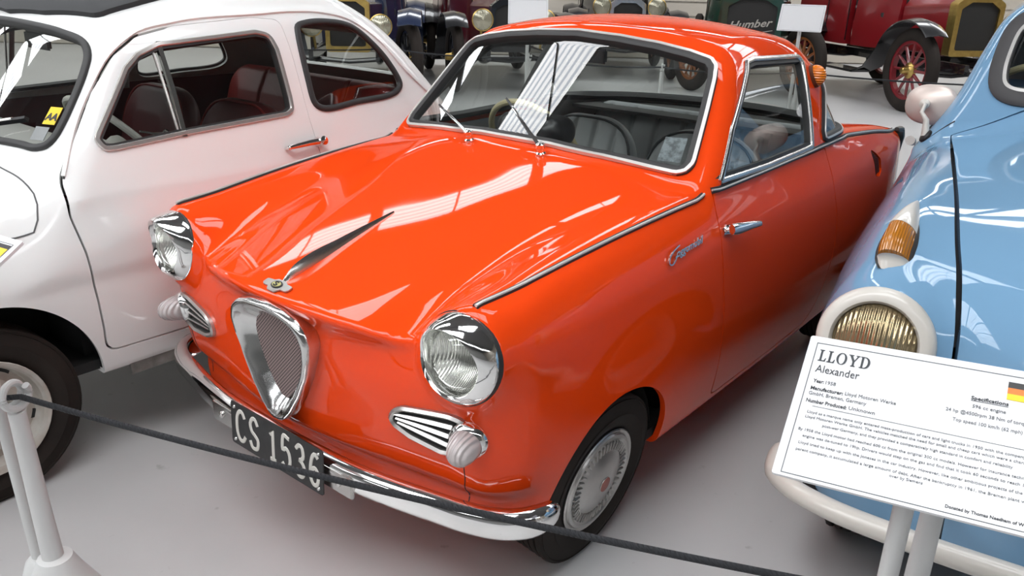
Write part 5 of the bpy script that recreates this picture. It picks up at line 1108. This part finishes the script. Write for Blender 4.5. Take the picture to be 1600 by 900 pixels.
# ------------------------------------------------------------------ veteran cars in the row behind
BRASS = mat('brass', (.62, .44, .14, 1), .28, .95, noise=(20, .5, (.48, .32, .10, 1)))
BLACKP = mat('black_enamel', (.010, .010, .012, 1), .25, coat=.8)
WOODSP = mat('varnished_wood', (.30, .10, .025, 1), .4, noise=(30, .4, (.20, .06, .015, 1)), coat=.4)
LEATHER = mat('black_leather', (.015, .014, .014, 1), .5, bump=(60, .2, .004))
def veteran(name, x, y, h, label, body, trim, spoke, rad, script=None, steer=0.0, R=.42, wing=None, windscreen=True, lampz=.86, lamps=True, mud=True, up=.0, radw=.50, radh=.62, wb=2.5):
    wing = wing or BLACKP; v = empty(name, (x, y, 0), h, label, 'car')
    wf = []
    for yy in (0, wb):
        for s in (1, -1):
            w = empty('wheel', parent=v); w.location = (s * .68, yy, R); w.rotation_euler[2] = steer if yy == 0 else 0; wf.append(w)
            mb = MB(); mb.lathe([(R - .135, -.04), (R - .11, -.06), (R - .045, -.062), (R - .008, -.038), (R, -.022), (R - .004, -.012), (R, -.006), (R, .006), (R - .004, .012), (R, .022), (R - .008, .038), (R - .045, .062), (R - .11, .06), (R - .135, .04)], (0, 0, 0), (s, 0, 0), 40); mb.obj('tyre', TYRE, w, 60)
            mb = MB(); mb.lathe([(R - .13, -.034), (R - .165, -.03), (R - .165, .03), (R - .13, .034)], (0, 0, 0), (s, 0, 0), 36); mb.obj('felloe', spoke, w)
            me = None
            for k in range(12):
                a = 2 * math.pi * k / 12
                if me is None: mb = MB(); mb.tube([(0, 0, .05), (0, 0, .15), (0, 0, R - .15)], .019, 6, scale=[1.1, 1.0, .75]); o = mb.obj('spoke', spoke, w); me = o.data
                else: o = link('spoke', me, None, w)
                o.rotation_euler = (a, 0, 0)
            mb = MB(); mb.lathe([(.085, -.02), (.09, .02), (.06, .03), (.045, .05), (.04, .10), (.03, .115), (0, .118)], (0, 0, 0), (s, 0, 0), 20); mb.obj('hub', trim, w)
    mb = MB()
    for s in (1, -1): mb.box((s * .36, wb / 2, R + .06), (.05, wb + 1.0, .10))
    for yy in (0, wb): mb.tube([(-.62, yy, R), (0, yy, R - .05), (.62, yy, R)], .028, 8)
    for s in (1, -1):
        mb.tube([(s * .36, -.55, R + .02), (s * .36, -.3, R - .03), (s * .36, 0, R - .05), (s * .36, .45, R + .02)], .025, 6)
    mb.obj('chassis', BLACKP, v)
    for s in (1, -1):
        if not mud: break
        for yy, a0, a1 in ((0, .80, 2.75), (wb, .55, 3.3)):
            P = [(s * .70, yy - (R + .09) * math.cos(a), R + (R + .09) * math.sin(a)) for a in np.linspace(a0, a1, 18)]
            if yy == 0: P += [(s * .70, .72, R - .02), (s * .70, .95, R - .10)]
            mb = MB(); mb.sweep(P, [(-.13, -.006), (0, .022), (.13, -.006), (.135, -.02), (0, .010), (-.135, -.02)], up=(0, 0, 1), ups=[(0, p[1] - yy, p[2] - R + .001) for p in P[:18]] + [(0, .3, 1)] * (len(P) - 18)); mb.obj('mudguard', wing, v)
        mb = MB(); mb.box((s * .70, .95 + (wb - 1.6) / 2, R - .11), (.26, wb - 1.55, .03), bev=.006); mb.obj('running_board', wing, v)
    z0 = R + .06 + up; rp = roundpoly([(-radw / 2, z0), (radw / 2, z0), (radw / 2, z0 + radh * .86), (radw * .26, z0 + radh), (-radw * .26, z0 + radh), (-radw / 2, z0 + radh * .86)], .04, 4); C = np.array([0, z0 + radh * .46]); ip = (rp - C) * np.array([.80, .78]) + C; n = len(rp)
    rd = empty('radiator', parent=v); mb = MB(); Vv = [(p[0], -.08, p[1]) for p in rp] + [(p[0], -.08, p[1]) for p in ip] + [(p[0], -.05, p[1]) for p in ip] + [(p[0], .05, p[1]) for p in rp]
    mb.add(Vv, [(a * n + i, a * n + (i + 1) % n, b * n + (i + 1) % n, b * n + i) for a, b in ((0, 1), (1, 2), (3, 0)) for i in range(n)]); mb.obj('shell', rad, rd)
    mb = MB(); mb.prism([(p[0], p[1]) for p in ip], (0, -.045, 0), (1, 0, 0), (0, 0, 1), .01); mb.obj('core', mat('radiator_core', (.012, .011, .010, 1), .6, bump=(300, .6, .004)), rd)
    mb = MB(); mb.lathe([(.04, 0), (.045, .02), (.03, .05), (.012, .06), (0, .062)], (0, 0, z0 + radh), (0, 0, 1), 16); mb.obj('cap', trim, rd)
    if script:
        t = text('lettering', script, .13, frame((-radw * .36, -.062, z0 + radh * .40), (1, 0, .10), (-.1, 0, 1)), mat('script_metal', (.55, .53, .48, 1), .35, .7), rd, ext=.006, shear=.4, off=.002, width=radw * .72)
        mb = MB(); mb.sweep([(-radw * .15, -.062, z0 + radh * .28), (radw * .1, -.062, z0 + radh * .35), (radw * .36, -.062, z0 + radh * .40)], [(-.004, -.006), (.004, -.006), (.004, .006), (-.004, .006)], scale=[.4, 1, .5]); mb.obj('underline', MATS['script_metal'], rd)
    sp = roundpoly([(-.36, z0), (.36, z0), (.36, z0 + .50), (.22, z0 + .68), (-.22, z0 + .68), (-.36, z0 + .50)], .05, 4); mb = MB(); Vv = [(p[0], .05, p[1]) for p in rp * np.array([.96, 1]) - np.array([0, .01])] + [(p[0], .78, p[1]) for p in sp]
    mb.add(Vv, [(i, (i + 1) % n, n + (i + 1) % n, n + i) for i in range(n)] + [tuple(range(n, 2 * n))]); mb.obj('bonnet', body, v, 40)
    def tub(y0, y1, zt, w0, w1):
        P = []
        for yy, w in ((y0, w0), (y0 + .08, w0 + .03), ((y0 + y1) / 2, w1), (y1 - .06, w1), (y1, w1 - .05)): P.append((yy, w))
        prof = lambda w: [(-w, z0), (-w - .01, z0 + .25), (-w + .02, zt), (-w + .05, zt + .01), (-w + .07, zt - .02), (-w + .07, z0 + .1), (w - .07, z0 + .1), (w - .07, zt - .02), (w - .05, zt + .01), (w - .02, zt), (w + .01, z0 + .25), (w, z0)]
        k = 12; Vv = [(p[0], yy, p[1]) for yy, w in P for p in prof(w)]; Ff = [(i * k + j, i * k + (j + 1) % k, (i + 1) * k + (j + 1) % k, (i + 1) * k + j) for i in range(len(P) - 1) for j in range(k)] + [tuple(range(k)), tuple((len(P) - 1) * k + j for j in range(k))[::-1]]
        return MB().add(Vv, Ff)
    tub(.80, 1.55, z0 + .62, .40, .55).obj('front_tub', body, v, 30); tub(1.60, wb + .45, z0 + .66, .56, .56).obj('rear_tub', body, v, 30)
    for yy in (1.35, 2.35):
        o = pad('seat_back', .98, .14, .50, LEATHER, v, (0, yy + .10, z0 + .38), math.radians(-14), [-.3, -.1, .1, .3], hh=.03, rtop=.1); pad('seat_cushion', .98, .16, .46, LEATHER, v, (0, yy + .08, z0 + .34), math.radians(86), [], hh=.03, rtop=.06)
    for s in (1, -1):
        for (a, b, c, dd) in (((s * .56, 1.60), (s * .56, 1.60), z0 + .05, z0 + .60), ((s * .57, 2.10), (s * .57, 2.10), z0 + .05, z0 + .60)): mb = MB(); mb.box((a[0] + s * .012, a[1], (c + dd) / 2), (.008, .012, dd - c)); mb.obj('door_seam', BLACKP, v)
        if not lamps: continue
        hl = empty('headlamp', parent=v); mb = MB(); c = (s * .38, -.22, lampz); mb.lathe([(0, .22), (.05, .20), (.10, .12), (.125, .02), (.13, .0), (.118, -.005)], c, (0, 1, 0), 28); mb.obj('bucket', trim, hl); mb = MB(); mb.lathe([(0, -.035), (.06, -.025), (.118, .0)], c, (0, 1, 0), 28); mb.obj('lens', LENS_OLD2, hl, 60)
        mb = MB(); mb.tube([(s * .36, -.1, R + .1), (s * .38, -.1, lampz - .12)], .016, 8); mb.obj('bracket', trim, hl)
    if windscreen:
        ws = empty('windscreen', parent=v); mb = MB(); a = [(-.46, .86, z0 + .62), (-.46, .90, z0 + 1.12), (.46, .90, z0 + 1.12), (.46, .86, z0 + .62)]
        for p, q in zip(a, a[1:] + a[:1]): mb.tube([p, q], .012, 8)
        mb.obj('frame', trim, ws); MB().add(a + [(p[0], p[1] + .006, p[2]) for p in a], [(0, 1, 2, 3), (7, 6, 5, 4)]).obj('glass', GLASS_CLEAR, ws)
    steering_wheel(v, (-.26, 1.12, z0 + .70), .20, math.radians(-40), BLACKP, trim)
    return v
LENS_OLD2 = lens_glass('tinted_lamp_glass', (.42, .40, .30, 1), 18, 'X', .4); LENS_OLD2.node_tree.nodes['Principled BSDF'].inputs['Metallic'].default_value = .6
def background():
    red = mat('crimson_enamel', (.20, .006, .010, 1), .3, coat=.8); navy = mat('navy_enamel', (.012, .022, .060, 1), .25, coat=.9); mar = mat('maroon_enamel', (.075, .006, .010, 1), .3, coat=.8); green = mat('dark_green_enamel', (.008, .040, .024, 1), .3, coat=.8)
    redsp = mat('red_spoke', (.19, .012, .018, 1), .4, coat=.5)
    veteran('veteran_car', -.60, 9.93, math.radians(49.5), 'crimson veteran tourer with brass radiator and red spoked wheels, top right', red, BRASS, redsp, BRASS, R=.46, radw=.60, radh=.66, up=.10, lamps=False)
    veteran('veteran_car', -3.02, 9.44, math.radians(26), 'dark green veteran car with black radiator, script lettering and wooden spokes', green, BLACKP, WOODSP, green, 'Humber', steer=.55, R=.43, radw=.74, radh=.74, lamps=False, mud=False)
    veteran('veteran_car', -6.10, 5.52, math.radians(44), 'navy blue veteran car behind the white saloon with a round glass headlamp', navy, BRASS, BLACKP, BRASS, R=.44, wing=navy, lampz=.80, steer=.3)
    veteran('veteran_car', -5.12, 7.22, math.radians(52), 'maroon veteran car with black mudguards, between navy car and coupe roof', mar, BRASS, BLACKP, BLACKP, R=.42)
    veteran('veteran_car', -4.95, 9.62, math.radians(38), 'black veteran car with brass headlamps right behind the coupe roof', BLACKP, BRASS, WOODSP, CHROME_OLD, R=.42, lampz=.98, wb=1.75)
    # boards on posts, stanchions and rope in front of the row
    for (x, y, z, yaw, lab) in ((-3.30, 5.25, 1.075, 40, 'small white board on a post above the coupe roof, before the maroon car'), (-1.20, 6.30, 1.10, 14, 'small white board on a post before the green veteran car')):
        w = Vector((math.cos(math.radians(yaw)), math.sin(math.radians(yaw)), 0)); d = Vector((-w.y * .55, w.x * .55, .83)).normalized(); TL = Vector((x, y, z)) - w * .18 + d * .12
        b = board(TL, w, d, .36, .25, label=lab, cat='sign')
    S = [(-6.0, 3.9), (-4.75, 4.9), (-3.36, 5.36), (-2.10, 5.62), (-1.12, 6.21), (.9, 7.1)]
    N = ('leftmost white rope stanchion of the row before the veteran cars', 'second white rope stanchion from the left in the row before the veteran cars', 'white rope stanchion with the board before the maroon car', 'white rope stanchion seen through the coupe windscreen, before the black and green cars', 'white rope stanchion with the board before the green veteran car', 'white rope stanchion before the crimson tourer, rightmost of the row')
    for k, (x, y) in enumerate(S):
        sg = {2: ((.06, -.11), 1.04), 4: ((-.08, .09), 1.065)}.get(k)
        stanchion(x, y, .66, N[k], group='stanchions before the veteran cars', sign=(sg[0], (sg[0][0], sg[0][1], sg[1]), .015, .05) if sg else None)
    rope('barrier_rope', [(x, y, .66) for x, y in S], .03, .007, 'black rope along the row of veteran cars behind the coupe', 12)
# ------------------------------------------------------------------ build
hall(); build_coupe(); build_saloon(); build_blue(); right_board(); left_board(); near_barrier(); background()
